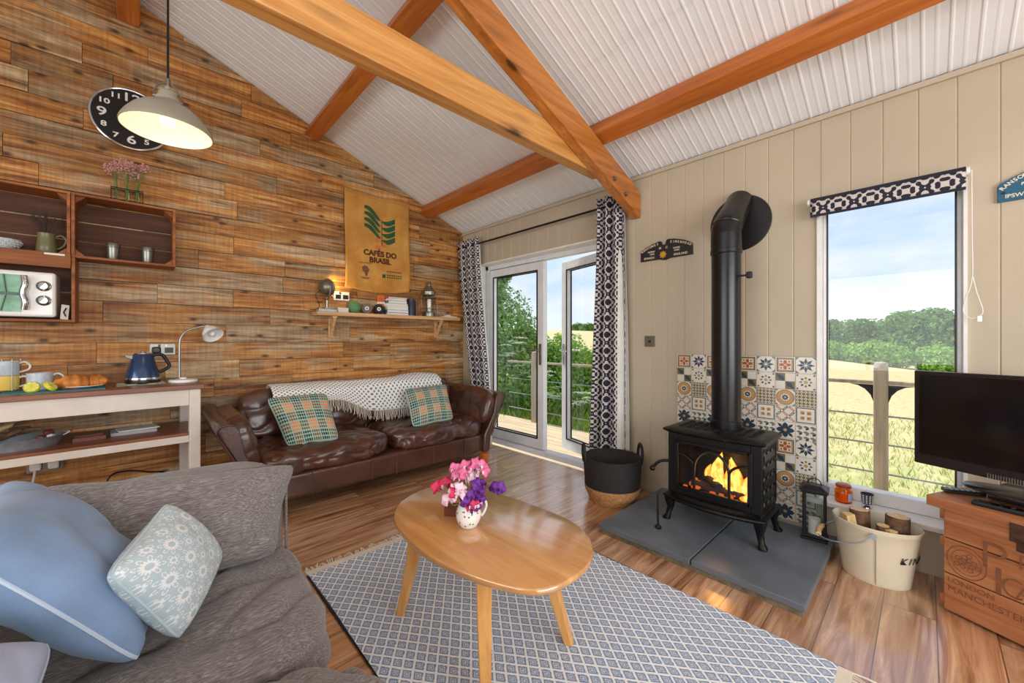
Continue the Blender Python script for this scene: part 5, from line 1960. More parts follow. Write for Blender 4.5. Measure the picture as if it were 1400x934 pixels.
for i in range(4):     # left leaf: four swooping bands
    z0 = 2.585 - .062 * i
    T_ = [k / 12 for k in range(13)]
    up = [(-1.275 + .178 * t + .012 * sin(t * pi), z0 - .055 * t - .075 * t ** 3 + .010 * sin(t * 2 * pi)) for t in T_]
    lo = [(x - .003, z - .052 * (1 - t ** 5) * (.55 + .45 * min(1, t * 3))) for t, (x, z) in zip(T_, up)]
    onsack(up + lo[::-1], MT['greenink'], 'leaf_print')
for i in range(4):
    z0 = 2.51 - .066 * i
    up = [(-.942 - .148 * t, z0 - .004 - .05 * t ** 1.4 - .02 * sin(t * pi)) for t in [k / 10 for k in range(11)]]
    lo = [(x, z - .054 * (1 - (k / 10) ** 4)) for k, (x, z) in enumerate(up)]
    onsack(up + lo[::-1], MT['greenink'], 'leaf_print')
onsack([(-1.090, 2.47), (-1.083, 2.47), (-1.084, 2.19), (-1.092, 2.19)], MT['greenink'], 'stem_print')
for x, z in ((-1.134, 2.246), (-1.134, 2.172), (-1.062, 2.208)):
    onsack([(x + .026 * cos(a * pi / 8), z + .026 * sin(a * pi / 8)) for a in range(16)], MT['redink'], 'cherry_print')


def sacktext(t, s, x, z, mat, bold=.002):
    u, v = (x + 1.12 + .352) / .704, (z - 2.22 + .49) / .985
    bb = B()
    bb.text(t, s, NW(x + 1.12, skf(u, v).y - .010, z - 2.22), .0006, bold=bold)
    o = bb.obj('lettering', mat, skc, smooth=0, fix=False)
    for vv in o.data.vertices:
        uu, v2 = (vv.co.x + .352) / .704, (vv.co.z + .49) / .985
        vv.co.y = skf(uu, v2).y - .0065
    return o


sacktext('CAFÉS DO', .078, -1.104, 2.102, MT['brownink'], .0032)
sacktext('BRASIL', .078, -1.107, 2.030, MT['brownink'], .0032)
onsack([(-1.30, 1.95), (-1.275, 1.965), (-1.24, 1.955), (-1.222, 1.925), (-1.238, 1.895), (-1.245, 1.865), (-1.265, 1.855), (-1.272, 1.89), (-1.295, 1.91)], MT['brownink'], 'emblem_print')
for z, w in ((1.988, .075), (1.838, .05), (1.826, .035)):
    for k in range(6):
        x = -1.262 - w + 2 * w * k / 6
        onsack([(x, z), (x + w * .25, z), (x + w * .25, z + .009), (x, z + .009)], MT['brownink'], 'small_print')
onsack([(-1.085, 1.858), (-1.05, 1.858), (-1.05, 1.895), (-1.085, 1.895)], MT['greenink'], 'small_print')
for z in (1.925, 1.885, 1.862):
    for k in range(7):
        x = -1.035 + .025 * k
        onsack([(x, z), (x + .019, z), (x + .019, z + .012), (x, z + .012)], MT['greenink'] if z < 1.9 else MT['brownink'], 'small_print')

# wall shelf with brackets
sh = thing('wall_shelf', 'pale timber shelf on two brackets beneath the coffee sack', 'wall shelf', (-.965, -.012, 1.43))
B().bx(-.80, .80, -.162, 0, 0, .036).obj('board', MT['shelfwood'], sh, smooth=0, bevel=.003)
for x in (-.63, .56):
    b = B()
    b.bx(x - .022, x + .022, -.016, 0, -.20, 0).bx(x - .022, x + .022, -.13, -.016, -.018, -.0005)
    b.beam((x, -.12, -.012), (x, -.012, -.185), .03, .022, up=(1, 0, 0))
    b.obj('bracket', MT['shelfwood'], sh, smooth=0, bevel=.002)

SZ = 1.466
e = thing('spot_lamp', 'retro metal spotlight on the left end of the wall shelf, shining on the planks', 'lamp', (-1.665, -.10, SZ))
B().bx(-.075, .085, -.045, .045, 0, .026).obj('base', MT['galv'], e, smooth=0, bevel=.003)
b = B()
b.cyl((0.01, 0, .026), (0.01, 0, .115), .012)
b.tube([(0.01 - .0, -.082, .24), (0.01, -.082, .19), (0.01, -.05, .125), (0.01, 0, .112), (0.01, .05, .125), (0.01, .068, .19), (0.01, .068, .24)], .006, 8)
b.bx(-.02, .04, -.03, .03, .026, .04)
b.obj('yoke', MT['steel'], e)
MH = TR(.0, -.005, .232) @ RZ(R_(28)) @ RY(R_(80))
B().lathe([(.0, -.052), (.03, -.050), (.055, -.036), (.072, -.008), (.076, .018), (.080, .020), (.080, .030), (.073, .030), (.070, .004), (.05, -.026), (.0, -.038)], M=MH, seg=32).obj('head', MT['nickel'], e)
B().sph((.018, .004, .235), .022, 14, 8).obj('bulb', MT['bulb'], e)
light('spot_lamp_glow', 'SPOT', (-1.63, -.085, 1.71), aim((.62, .40, .12)), 7.0, (1.0, .66, .24), spot_size=R_(135), spot_blend=.8, shadow_soft_size=.03)
B().tube(spline([(-.05, 0, .20), (-.09, .0, .16), (-.07, .01, .10), (-.05, .02, .05), (-.09, .03, .02), (-.12, .06, .02)], 5), .003, 6).obj('flex', MT['rubber'], e)


def double_socket(label, x, z, plugs, mat, w=.148, h=.086):
    e = thing('double_socket', label, 'power socket', (x, -.012, z))
    pe = B().box((0, -.006, 0), (w, .012, h)).obj('plate', mat, e, smooth=0, bevel=.003)
    for s in (-1, 1):
        b = B()
        b.box((s * w * .24, -.013, -.008), (w * .34, .003, h * .48))
        b.obj('socket_face', MT['rubber'], pe, smooth=0)
        B().box((s * w * .13, -.0145, h * .32), (.014, .005, .018)).obj('rocker', MT['rubber'] if s < 0 else MT['whiteplastic'], pe, smooth=0)
    for s, m in plugs:
        b = B()
        b.soft((s * w * .24, -.030, -.006), (.050, .034, .050), k=5, n=8)
        b.obj('plug', m, e, smooth=180)
    return e


double_socket('brushed metal double socket on the plank wall behind the blue kettle', -2.815, 1.130, [(-1, MT['rubber'])], MT['nickel'])
double_socket('double socket with two white plugs low on the wall under the console', -3.392, .385, [(-1, MT['whiteplastic']), (1, MT['whiteplastic'])], MT['nickel'], .16, .10)
double_socket('white double socket above the left end of the wall shelf', -1.49, 1.635, [], MT['whiteplastic'])
e = thing('white_cable', 'white cable dropping from the lower socket behind the grey sofa', 'cable', (-3.43, -.06, .36))
B().tube(spline([(0, 0, 0), (-.004, -.015, -.05), (-.02, -.02, -.15), (-.05, -.02, -.27), (-.06, -.03, -.355)], 6), .006, 8).obj('flex', MT['cord'], e)
e = thing('black_cable', 'dark cable trailing along the foot of the plank wall under the console', 'cable', (-2.95, -.12, 0))
B().tube(spline([(-.2, 0, .006), (-.15, 0, .24), (-.06, .02, .27), (.06, .0, .24), (.15, .02, .2), (.2, .03, .006)], 6), .006, 8).obj('flex', MT['rubber'], e)

e = thing('white_card_box', 'small white card standing in front of the spotlight on the wall shelf', 'card', (-1.508, -.10, SZ))
B().box((0, 0, .024), (.10, .02, .048)).obj('box', MT['paper'], e, smooth=0)
e = thing('honeycomb_ball', 'green honeycomb paper ball on the wall shelf', 'ornament', (-1.392, -.085, SZ))
b = B()
pr = []
b.sph((0, 0, .062), (.062, .062, .062), 40, 16)
b.obj('ball', MT['greenball'], e, smooth=20)
for x, m, lb in ((-1.262, 'twine_grey', 'grey spool of twine beside the green honeycomb ball'), (-1.135, 'twine_black', 'black spool of twine beside the stack of books')):
    e = thing('twine_spool', lb, 'twine spool', (x, -.085, SZ), R_(-25))
    M = TR(0, 0, .054) @ RX(pi / 2)
    B().lathe([(.02, -.045), (.050, -.042), (.054, -.02), (.052, 0), (.054, .02), (.050, .042), (.02, .045)], M=M, seg=32).obj('twine', MT[m], e)
    B().lathe([(.008, -.0455), (.02, -.0455), (.02, .0465), (.008, .0465), (.008, -.0455)], M=M, seg=20).obj('core', MT['paper'], e)


def book(label, c, d, rz, cover, group):
    e = thing('book', label, 'book', c, rz, group)
    w, dp, t = d
    b = B()
    b.bx(-w / 2, w / 2, -dp / 2, dp / 2, 0, .002).bx(-w / 2, w / 2, -dp / 2, dp / 2, t - .002, t).bx(-w / 2, -w / 2 + .002, -dp / 2, dp / 2, 0.002, t - .002)
    b.obj('cover', MT[cover], e, smooth=0)
    B().bx(-w / 2 + .002, w / 2 - .004, -dp / 2 + .004, dp / 2 - .004, .002, t - .002).obj('pages', MT['paper'], e, smooth=0)


z = SZ
for w, t, m, lb in ((.255, .022, 'bluebook', 'blue covered book at the bottom of the shelf stack'), (.25, .030, 'bluebook', 'thick blue book second from the bottom of the shelf stack'), (.245, .040, 'whitebook', 'thick white book in the middle of the shelf stack'),
                    (.235, .026, 'whitebook', 'white book just above the middle of the shelf stack'), (.215, .030, 'bluebook', 'pale paged book third from the top of the shelf stack'), (.20, .020, 'whitebook', 'thin white book under the red one in the shelf stack'), (.22, .016, 'redbook', 'thin red book on the top of the shelf stack')):
    book(lb, (-.955, -.09, z), (w, .125, t), rnd.uniform(-.04, .04), m, 'books stacked on the wall shelf')
    z += t + .0006
e = thing('orange_box', 'tall orange box behind the left end of the book stack', 'box', (-1.095, -.045, SZ))
B().bx(-.028, .028, -.03, .03, 0, .205).obj('carton', MT['orangebook'], e, smooth=0, bevel=.002)
B().bx(-.0285, .0285, -.0305, .0305, .115, .135).obj('pale_band', MT['paper'], e, smooth=0)
e = thing('navy_tin', 'dark navy cylindrical tin right of the book stack', 'tin', (-.772, -.09, SZ))
B().lathe([(0, 0), (.042, 0), (.042, .178), (.040, .182), (0, .182)], seg=28).obj('body', MT['navytin'], e)
B().lathe([(.043, .160), (.043, .184), (.0, .185)], seg=28).obj('lid', MT['navytin'], e)
e = thing('brown_tube', 'thin brown tube between the navy tin and the storm lantern', 'tin', (-.700, -.085, SZ))
B().lathe([(0, 0), (.018, 0), (.018, .17), (0, .17)], seg=20).obj('tube', MT['browntin'], e)
B().lathe([(.019, .150), (.019, .173), (.0, .174)], seg=20).obj('cap', MT['browntin'], e)
ln = thing('storm_lantern', 'pewter storm lantern with a glass chimney at the right of the wall shelf', 'lantern', (-.535, -.085, SZ))
B().lathe([(0, 0), (.066, 0), (.068, .01), (.064, .05), (.050, .060), (0, .062)], seg=32).obj('base', MT['pewter'], ln)
B().lathe([(.046, .060), (.050, .07), (.050, .23), (.046, .245)], seg=32).obj('glass_chimney', MT['clearglass'], ln)
B().cyl((0, 0, .06), (0, 0, .20), .022).obj('candle', MT['ceramic'], ln)
B().lathe([(.060, .245), (.072, .25), (.074, .285), (.060, .30), (.036, .338), (.022, .352), (.022, .395), (.018, .400), (0, .40)], seg=32).obj('hood', MT['pewter'], ln)
for z in (.09, .215):
    B().torus((0, 0, z), .092, .0028, 32, 6).obj('guard_ring', MT['pewter'], ln)
for k in range(4):
    a = pi / 4 + k * pi / 2
    B().tube([(.064 * cos(a), .064 * sin(a), .03), (.092 * cos(a), .092 * sin(a), .06), (.092 * cos(a), .092 * sin(a), .235), (.07 * cos(a), .07 * sin(a), .262)], .0028, 6).obj('guard_bar', MT['pewter'], ln)
e = thing('paper_pad', 'flat white pad with a black pen at the right end of the wall shelf', 'notepad', (-.285, -.09, SZ), .1)
B().box((0, 0, .007), (.19, .11, .014)).obj('pad', MT['paper'], e, smooth=0)
B().box((-.01, .0, .021), (.06, .05, .014)).obj('rubber_block', MT['whiteplastic'], e, smooth=0)
B().tube([(-.085, -.02, .019), (-.03, .03, .019)], .006, 8).obj('pen', MT['rubber'], e)

# ------------------------------------------------------------------ on the console table
TZ = .9003
e = thing('kettle_trivet', 'flat patterned trivet under the blue kettle', 'trivet', (-2.935, -.33, TZ), .05)
B().box((0, 0, .004), (.24, .24, .008)).obj('board', MT['olive'], e, smooth=0, bevel=.002)
b = B()
for i in range(5):
    for j in range(5):
        if (i + j) % 2:
            b.box((-.094 + i * .047, -.094 + j * .047, .0083), (.044, .044, .001))
b.obj('pale_squares', MT['paper'], e, smooth=0)
k_ = thing('kettle', 'navy blue kettle with black handle standing on the console table', 'kettle', (-2.925, -.325, TZ + .0088), R_(8))
B().lathe([(0, 0), (.088, 0), (.090, .006), (.088, .022), (.080, .024)], seg=40).obj('base', MT['rubber'], k_)
B().lathe([(.093, .022), (.094, .03), (.092, .038)], seg=40).obj('chrome_band', MT['chrome'], k_)
B().lathe([(.080, .022), (.092, .036), (.090, .05), (.052, .190), (.046, .196), (.0, .197)], seg=40).obj('body', MT['kettle'], k_)
B().lathe([(.046, .196), (.044, .203), (.012, .207), (.010, .212), (.016, .218), (.0, .220)], seg=28).obj('lid', MT['chrome'], k_)
b = B()
b.rings([[Vector((x + 0, y, z)) for x, y, z in q] for q in (
    [(-.056, -.022, .160), (-.056, .022, .160), (-.050, .018, .188), (-.050, -.018, .188)], [(-.088, -.010, .176), (-.088, .010, .176), (-.092, .012, .192), (-.092, -.012, .192)])])
b.obj('spout', MT['steel'], k_, smooth=0, bevel=.003)
b = B()
b.tube(spline([(.048, 0, .182), (.075, 0, .192), (.105, 0, .180), (.135, 0, .120), (.132, 0, .098), (.108, 0, .080), (.082, 0, .066)], 6), [.011] * 37, 10)
b.obj('handle', MT['rubber'], k_)
e = thing('desk_lamp', 'white desk lamp with a bent stem at the right end of the console table', 'desk lamp', (-2.715, -.34, TZ))
B().lathe([(0, 0), (.082, 0), (.084, .006), (.080, .018), (.022, .024), (.018, .032), (0, .033)], seg=36).obj('base', MT['whiteplastic'], e)
B().tube(spline([(-.02, 0, .03), (-.02, 0, .25), (-.012, 0, .32), (.02, 0, .365), (.08, 0, .392), (.118, 0, .40)], 6), .0065, 10).obj('stem', MT['steel'], e)
MH = TR(.160, -.035, .352) @ Vector((.30, -.62, -.60)).to_track_quat('-Z', 'Y').to_matrix().to_4x4()
B().lathe([(.0, .070), (.018, .068), (.022, .052), (.034, .044), (.056, .012), (.064, -.022), (.066, -.026), (.062, -.024), (.053, .010), (.03, .038), (.0, .046)], M=MH, seg=36).obj('shade', MT['whiteplastic'], e)
B().sph((.163, -.042, .346), .022, 14, 8).obj('bulb', MT['ceramic'], e)

e = thing('croissant_plate', 'white plate holding two croissants on the console table', 'plate', (-3.20, -.40, TZ + .0045))
B().lathe([(0, 0), (.05, 0), (.06, .004), (.095, .012), (.094, .015), (.058, .008), (0, .005)], seg=40).obj('dish', MT['ceramic'], e)


def croissant(label, loc, rz, s):
    e = thing('croissant', label, 'croissant', loc, rz, 'croissants on the white plate')
    b = B()
    pts, rr = [], []
    n = 22
    for k in range(n + 1):
        t = -1 + 2 * k / n
        a = t * 1.15
        pts.append(Vector((sin(a) * .062 * s, (1 - cos(a)) * .055 * s, .026 * s)))
        rr.append((.030 * (1 - abs(t) ** 1.7) + .004) * s * (1 + .13 * sin(t * 16)))
    b.tube(pts, rr, 14)
    b.obj('crust', MT['croissant'], e, smooth=180)


croissant('left croissant on the plate, lying lower and pointing left', (-3.235, -.43, TZ + .006), R_(15), 1.35)
croissant('right croissant on the plate, resting against the left one', (-3.150, -.37, TZ + .008), R_(165), 1.2)


def mug(parent, body_mat, z0, r=.042, h=.085, a=0.0, name='mug'):
    b = B()
    b.lathe([(0, .003), (r * .9, 0), (r, .006), (r * 1.02, h), (r * .95, h), (r * .92, .01), (0, .008)], (0, 0, z0), 32)
    cup_o = b.obj('cup', body_mat, parent)
    b = B()
    b.tube(spline([(r * .98, 0, z0 + h * .85), (r * 1.4, 0, z0 + h * .92), (r * 1.82, 0, z0 + h * .68), (r * 1.7, 0, z0 + h * .38), (r * .98, 0, z0 + h * .2)], 5), .005, 8)
    b.obj('handle', MT['ceramic'], cup_o)


e = thing('coffee_mug', 'white flecked coffee mug on the console table behind lemon slices', 'mug', (-3.372, -.37, TZ + .0045), R_(5))
mug(e, MT['greyglaze'], 0, .052, .10)
e = thing('teal_mat', 'teal place mat lying under the mugs on the console table', 'place mat', (-3.30, -.415, TZ), .05)
B().box((0, 0, .002), (.40, .28, .004)).obj('mat', MT['tealmat'], e, smooth=0)
for i, (x, y, lb) in enumerate(((-3.385, -.505, 'left lemon slice in front of the white mug'), (-3.318, -.500, 'right lemon slice in front of the white mug'))):
    e = thing('lemon_slice', lb, 'lemon slice', (x, y, TZ + .0045), i * 1.2, 'lemon slices on the teal mat')
    M = TR(0, 0, .026) @ RX(R_(66 - 14 * i)) 
    B().lathe([(.0, .012), (.028, .010), (.033, .002), (.033, -.004), (.028, -.008), (.0, -.009)], M=M, seg=28).obj('rind', MT['lemon'], e)
    b = B()
    for k in range(8):
        a0, a1 = k * pi / 4 + .08, (k + 1) * pi / 4 - .08
        b.prism([(.005 * cos((a0 + a1) / 2), .005 * sin((a0 + a1) / 2)), (.027 * cos(a0), .027 * sin(a0)), (.029 * cos((a0 + a1) / 2), .029 * sin((a0 + a1) / 2)), (.027 * cos(a1), .027 * sin(a1))], .0095, .0128, M)
    b.obj('flesh', MT['lime'], e, smooth=0)
rk = thing('mug_rack', 'thin wire rack holding two stacked mugs at the left of the console', 'mug rack', (-3.495, -.365, TZ + .0045))
b = B()
b.torus((0, 0, .004), .052, .0025, 28, 6)
b.obj('base_ring', MT['steel'], rk)
for k in range(4):
    a = -pi / 2 + k * pi / 2 + .5
    B().tube([(.053 * cos(a), .053 * sin(a), 0.003), (.053 * cos(a), .053 * sin(a), .185)], .002, 6).obj('upright', MT['steel'], rk)
e = thing('stacking_mug', 'lower pale yellow stacking mug in the wire rack', 'mug', (-3.495, -.365, TZ + .012), 0, 'mugs stacked in the wire rack')
mug(e, MT['yellowglaze'], 0, .046, .082)
e = thing('stacking_mug', 'upper grey stacking mug in the wire rack', 'mug', (-3.495, -.365, TZ + .0955), .1, 'mugs stacked in the wire rack')
mug(e, MT['greyglaze'], 0, .046, .082)

# lower shelf of the console
LZ = .5785
ty = thing('galvanised_tray', 'oval galvanised tray of driftwood on the lower console shelf', 'tray', (-3.47, -.40, LZ))
b = B()
b.lathe([(0, .004), (.17, .002), (.175, 0.0), (.20, .055), (.205, .058), (.20, .060), (.172, .008), (0, .007)], seg=48, sy=.72)
b.obj('pan', MT['galv'], ty)
for s in (-1, 1):
    B().tube([(s * .195, -.03, .050), (s * .222, -.025, .066), (s * .226, 0, .070), (s * .222, .025, .066), (s * .195, .03, .050)], .004, 8).obj('handle', MT['galv'], ty)
rn = random.Random(17)
DL = ['palest long driftwood stick lying across the tray', 'driftwood stick at the front left of the tray', 'driftwood stick at the middle front of the tray', 'dark driftwood stick near the tray centre', 'short driftwood stick at the back of the tray', 'driftwood stick leaning to the left in the tray',
      'driftwood stick on top of the heap in the tray', 'thin driftwood stick near the right of the tray', 'stubby driftwood piece beside the reddish chips', 'driftwood stick deep in the middle of the tray', 'driftwood stick at the back left of the tray', 'crooked driftwood stick at the left end of the tray']
for i in range(12):
    x, y = rn.uniform(-.15, .06), rn.uniform(-.07, .06)
    a = rn.uniform(-.9, .9)
    L = rn.uniform(.05, .085)
    r = rn.uniform(.010, .017)
    tl = rn.uniform(-.005, .045)
    e = thing('driftwood_stick', DL[i], 'stick', (-3.47 + x, -.40 + y, LZ + .042 + rn.uniform(0, .085)), a, 'driftwood in the galvanised tray')
    B().tube([(-L, 0, -tl * .3), (-L * .3, .008, tl * .3), (L * .4, -.006, tl * .8), (L, .004, tl * 1.3)], [r * .6, r, r * .9, r * .45], 8).obj('wood', MT['twig'] if i else MT['log'], e)
for i, (x, y, z, m, lb) in enumerate(((.105, -.03, .045, 'redbox', 'reddish wood chip at the right of the tray'), (.135, .0, .070, 'redbox', 'upper reddish wood chip at the right of the tray'), (.150, -.035, .048, 'ceramic', 'white pebble at the right end of the tray'))):
    e = thing('wood_chip' if i < 2 else 'pebble', lb, 'wood chip' if i < 2 else 'pebble', (-3.47 + x, -.40 + y, LZ + z - .018), i * .7)
    B().soft((0, 0, .018), (.045, .035, .034), k=3, n=8, wr=.004, fq=30).obj('chip' if i < 2 else 'stone', MT[m], e, smooth=180)
e = thing('folded_papers', 'grey folded papers and leaflets on the lower console shelf', 'papers', (-2.97, -.32, LZ), .06)
B().box((0, 0, .010), (.22, .16, .020)).obj('booklet', MT['greyspaper'], e, smooth=0)
B().box((.02, .01, .023), (.20, .14, .006), rz=.1).obj('leaflet', MT['paper'], e, smooth=0)
e = thing('wooden_tray', 'small reddish wooden tray beside the papers on the lower shelf', 'tray', (-3.17, -.40, LZ), .1)
b = B()
b.bx(-.07, .07, -.05, .05, 0, .006).bx(-.07, .07, -.05, -.044, .006, .022).bx(-.07, .07, .044, .05, .006, .022).bx(-.07, -.064, -.044, .044, .006, .022).bx(.064, .07, -.044, .044, .006, .022)
b.obj('tray_body', MT['redbox'], e, smooth=0)

# ------------------------------------------------------------------ on the coffee table
vs = thing('flower_jug', 'small white china jug with sprig pattern on the coffee table', 'jug', (-1.972, -2.732, .4502), R_(-43))
B().lathe([(0, .002), (.030, 0), (.036, .004), (.048, .028), (.052, .048), (.046, .075), (.037, .092), (.040, .106), (.037, .106), (.034, .092), (.042, .07), (.046, .045), (0, .012)], seg=36).obj('body', MT['ceramic'], vs)
B().tube(spline([(.037, 0, .098), (.062, 0, .104), (.072, 0, .085), (.062, 0, .055), (.050, 0, .040)], 5), .0048, 8).obj('handle', MT['ceramic'], vs)
rn = random.Random(23)
for m, nm in (('redpink', 'rose_sprigs'), ('greenstem', 'leaf_sprigs')):
    b = B()
    for k in range(22):
        a, z = rn.uniform(0, 6.28), rn.uniform(.018, .085)
        r = .0525 - .38 * abs(z - .048) ** 1.25 * 1.9 + .0004
        r = {True: r, False: r}[True]
        # radius read off the jug profile
        prof = [(.030, 0), (.036, .004), (.048, .028), (.052, .048), (.046, .075), (.037, .092), (.040, .106)]
        for (ra, za), (rb, zb) in zip(prof, prof[1:]):
            if za <= z <= zb:
                r = ra + (rb - ra) * (z - za) / (zb - za)
        M = RZ(a) @ TR(r + .0004, 0, z) @ RY(pi / 2)
        s = .0035 if m == 'redpink' else .0028
        b.prism([(s * (1.6 if m != 'redpink' else 1) * cos(q * pi / 4), s * sin(q * pi / 4)) for q in range(8)], -.002, .0006, M @ RZ(rn.uniform(0, 3)))
    b.obj(nm, MT[m], vs, smooth=0)

# sweet peas, one stem each
def sweet_pea(label, tip, mat, heads=2, seed=0, s=1.0):
    e = thing('sweet_pea', label, 'flower', (-1.972, -2.732, .475), 0, 'sweet peas in the china jug')
    rn = random.Random(seed)
    tip = Vector(tip)
    B().tube(spline([(tip.x * .08, tip.y * .08, 0), (tip.x * .22, tip.y * .22, .07), (tip.x * .7, tip.y * .7, tip.z * .75), tip], 5), .0018, 6).obj('stem', MT['greenstem'], e)
    for h in range(heads):
        c = tip + Vector((rn.uniform(-.022, .022), rn.uniform(-.022, .022), rn.uniform(-.028, .012))) * (1 if h else 0)
        face = Vector((-.35 + rn.uniform(-.6, .6), -.75 + rn.uniform(-.4, .4), rn.uniform(-.1, .5))).normalized()
        q = face.to_track_quat('Z', 'Y').to_matrix().to_4x4()
        M = TR(*c) @ q @ RZ(rn.uniform(-.5, .5))
        b = B()
        R0 = .0245 * s

        def std(u, v):
            a = (u - .5) * 2 * pi * .80 + pi / 2
            r = R0 * v * (1 + .12 * sin(a * 5 + seed) * v) * (1.0 + .15 * abs(cos(a)))
            return M @ Vector((r * cos(a), r * sin(a), -.010 * s * v * v + .006 * s * sin(a * 4 + seed) * v * v))
        b.grid(std, 22, 5)
        b.obj('standard_petal', MT[mat], e, smooth=180, solid=.0008)
        for sg in (-1, 1):
            b = B()

            def wing(u, v):
                a = (u - .5) * pi * 1.1
                r = R0 * .66 * v
                return M @ Vector((sg * (.003 + .010 * sin(v * 2.6)) * s, -.005 * s - r * cos(a) * .75 + .004, r * sin(a) * .7 + .008 * s))
            b.grid(wing, 10, 4)
            b.obj('wing_petal', MT[mat if mat not in ('redpink', 'pinkpetal') else 'palepink'] if rn.random() > .35 else MT[mat], e, smooth=180, solid=.0008)


Rv = Vector((.7266, -.687, 0))
Fv = Vector((.687, .7266, 0))
for i, (r, f, z, m, n, lb) in enumerate([
        (-.098, .02, .135, 'redpink', 2, 'crimson and white sweet pea leaning farthest left'),
        (-.078, -.02, .085, 'palepink', 1, 'pale pink sweet pea low at the left of the bunch'),
        (-.058, .03, .190, 'pinkpetal', 2, 'pink sweet pea standing highest at the left'),
        (-.045, -.03, .120, 'redpink', 2, 'crimson sweet pea just left of the white one'),
        (-.022, -.035, .135, 'palepink', 3, 'white sweet pea at the front middle of the bunch'),
        (-.012, .03, .205, 'pinkpetal', 3, 'pink sweet pea at the top middle of the bunch'),
        (.012, .03, .170, 'palepink', 2, 'pale pink sweet pea behind the middle of the bunch'),
        (.032, .03, .215, 'pinkpetal', 3, 'bright pink sweet pea at the top right of the bunch'),
        (.052, .05, .185, 'pinkpetal', 2, 'pink sweet pea at the back right of the bunch'),
        (.002, -.045, .085, 'purple', 2, 'purple sweet pea low at the front of the jug'),
        (.025, -.03, .110, 'purple', 3, 'purple sweet pea at the middle front, beside the white one'),
        (.052, -.01, .145, 'purple', 3, 'purple sweet pea right of centre in the bunch'),
        (.038, -.04, .080, 'redpink', 2, 'crimson sweet pea hanging over the rim on the right'),
        (.108, .0, .125, 'purple', 2, 'purple sweet pea reaching farthest right')]):
    p = Rv * r + Fv * f
    sweet_pea(lb, (p.x, p.y, z), m, n, i * 3 + 1, 1.05)
e = thing('wooden_box', 'little dark red wooden box behind the jug on the coffee table', 'box', (-1.945, -2.60, .4502), R_(-43))
B().box((0, 0, .0125), (.085, .06, .025)).obj('body', MT['redbox'], e, smooth=0, bevel=.002)
B().box((0, 0, .029), (.088, .063, .007)).obj('lid', MT['redbox'], e, smooth=0, bevel=.002)

# ------------------------------------------------------------------ on the cream wall
bl = thing('roller_blind', 'navy and cream patterned roller blind rolled up above the window', 'roller blind', (-.045, -3.832, 2.0))
b = B()
b.cyl((0, -.300, .012), (0, .300, .012), .024, seg=24)
b.obj('fabric_roll', MT['curtain'], bl)
b = B()


def blf(u, v):
    return Vector((-.024, -.30 + .60 * u, .012 - .082 * v))


b.grid(blf, 20, 4, lambda u, v: (u * .60, v * .085 + .02))
b.obj('hanging_fabric', MT['curtain'], bl, smooth=180, solid=.002)
B().box((-.024, 0, -.073), (.010, .60, .014)).obj('bottom_bar', MT['curtain'], bl, smooth=0, bevel=.003)
for s in (-1, 1):
    b = B()
    b.cyl((0, s * .301, .012), (0, s * .314, .012), .022).bx(0, .044, s * .307 - .004, s * .307 + .004, -.006, .03)
    b.obj('end_bracket', MT['whiteplastic'], bl)
b = B()
b.tube(spline([(-.018, -.318, .01), (-.016, -.319, -.3), (-.014, -.32, -.50), (-.012, -.300, -.60), (-.012, -.292, -.66), (-.012, -.312, -.695), (-.012, -.340, -.69), (-.012, -.352, -.66), (-.012, -.335, -.58), (-.014, -.322, -.50)], 5), .0022, 6)
b.obj('pull_cord', MT['cord'], bl)
B().box((-.012, -.342, -.70), (.008, .016, .028)).obj('cord_weight', MT['whiteplastic'], bl, smooth=0, bevel=.002)

pq = thing('black_plaque', 'black winged iron plaque with gold star on the cream wall left of the flue', 'plaque', (-.001, -2.62, 1.87))
YZ = Matrix(((0, 0, 1, 0), (1, 0, 0, 0), (0, 1, 0, 0), (0, 0, 0, 1)))
pp = [(-2.423, 1.825), (-2.423, 1.907), (-2.47, 1.935), (-2.52, 1.953), (-2.577, 1.967), (-2.595, 1.962), (-2.604, 1.936), (-2.625, 1.934), (-2.635, 1.966), (-2.65, 1.972), (-2.70, 1.966), (-2.76, 1.948), (-2.80, 1.930), (-2.831, 1.909), (-2.833, 1.827), (-2.75, 1.827), (-2.66, 1.825), (-2.629, 1.815), (-2.60, 1.819), (-2.58, 1.826), (-2.50, 1.827)]
pq_e = pq
pq = B().prism([(y + 2.62, z - 1.87) for y, z in pp], -.014, -.001, YZ).obj('plate', MT['plaqueblack'], pq, smooth=0, bevel=.002)


def etext(parent, t, s, y, z, oy, oz, mat, name, ang=0.0, x=-.0145, arc=None, bold=.0006):
    b = B()
    if arc is None:
        b.text(t, s, TR(x, y - oy, z - oz) @ EW0 @ RZ(ang), .0005, bold=bold)
    else:
        n = len(t)
        for i, ch in enumerate(t):
            k = i / max(1, n - 1)
            (ya, za), (ym, zm), (yb, zb) = arc
            yy = (1 - k) ** 2 * ya + 2 * k * (1 - k) * ym + k * k * yb
            zz = (1 - k) ** 2 * za + 2 * k * (1 - k) * zm + k * k * zb
            dy = 2 * (1 - k) * (ym - ya) + 2 * k * (yb - ym)
            dz = 2 * (1 - k) * (zm - za) + 2 * k * (zb - zm)
            b.text(ch, s, TR(x, yy - oy, zz - oz) @ EW0 @ RZ(math.atan2(dz, -dy)), .0005, bold=bold)
    b.obj(name, mat, parent, smooth=0, fix=False)


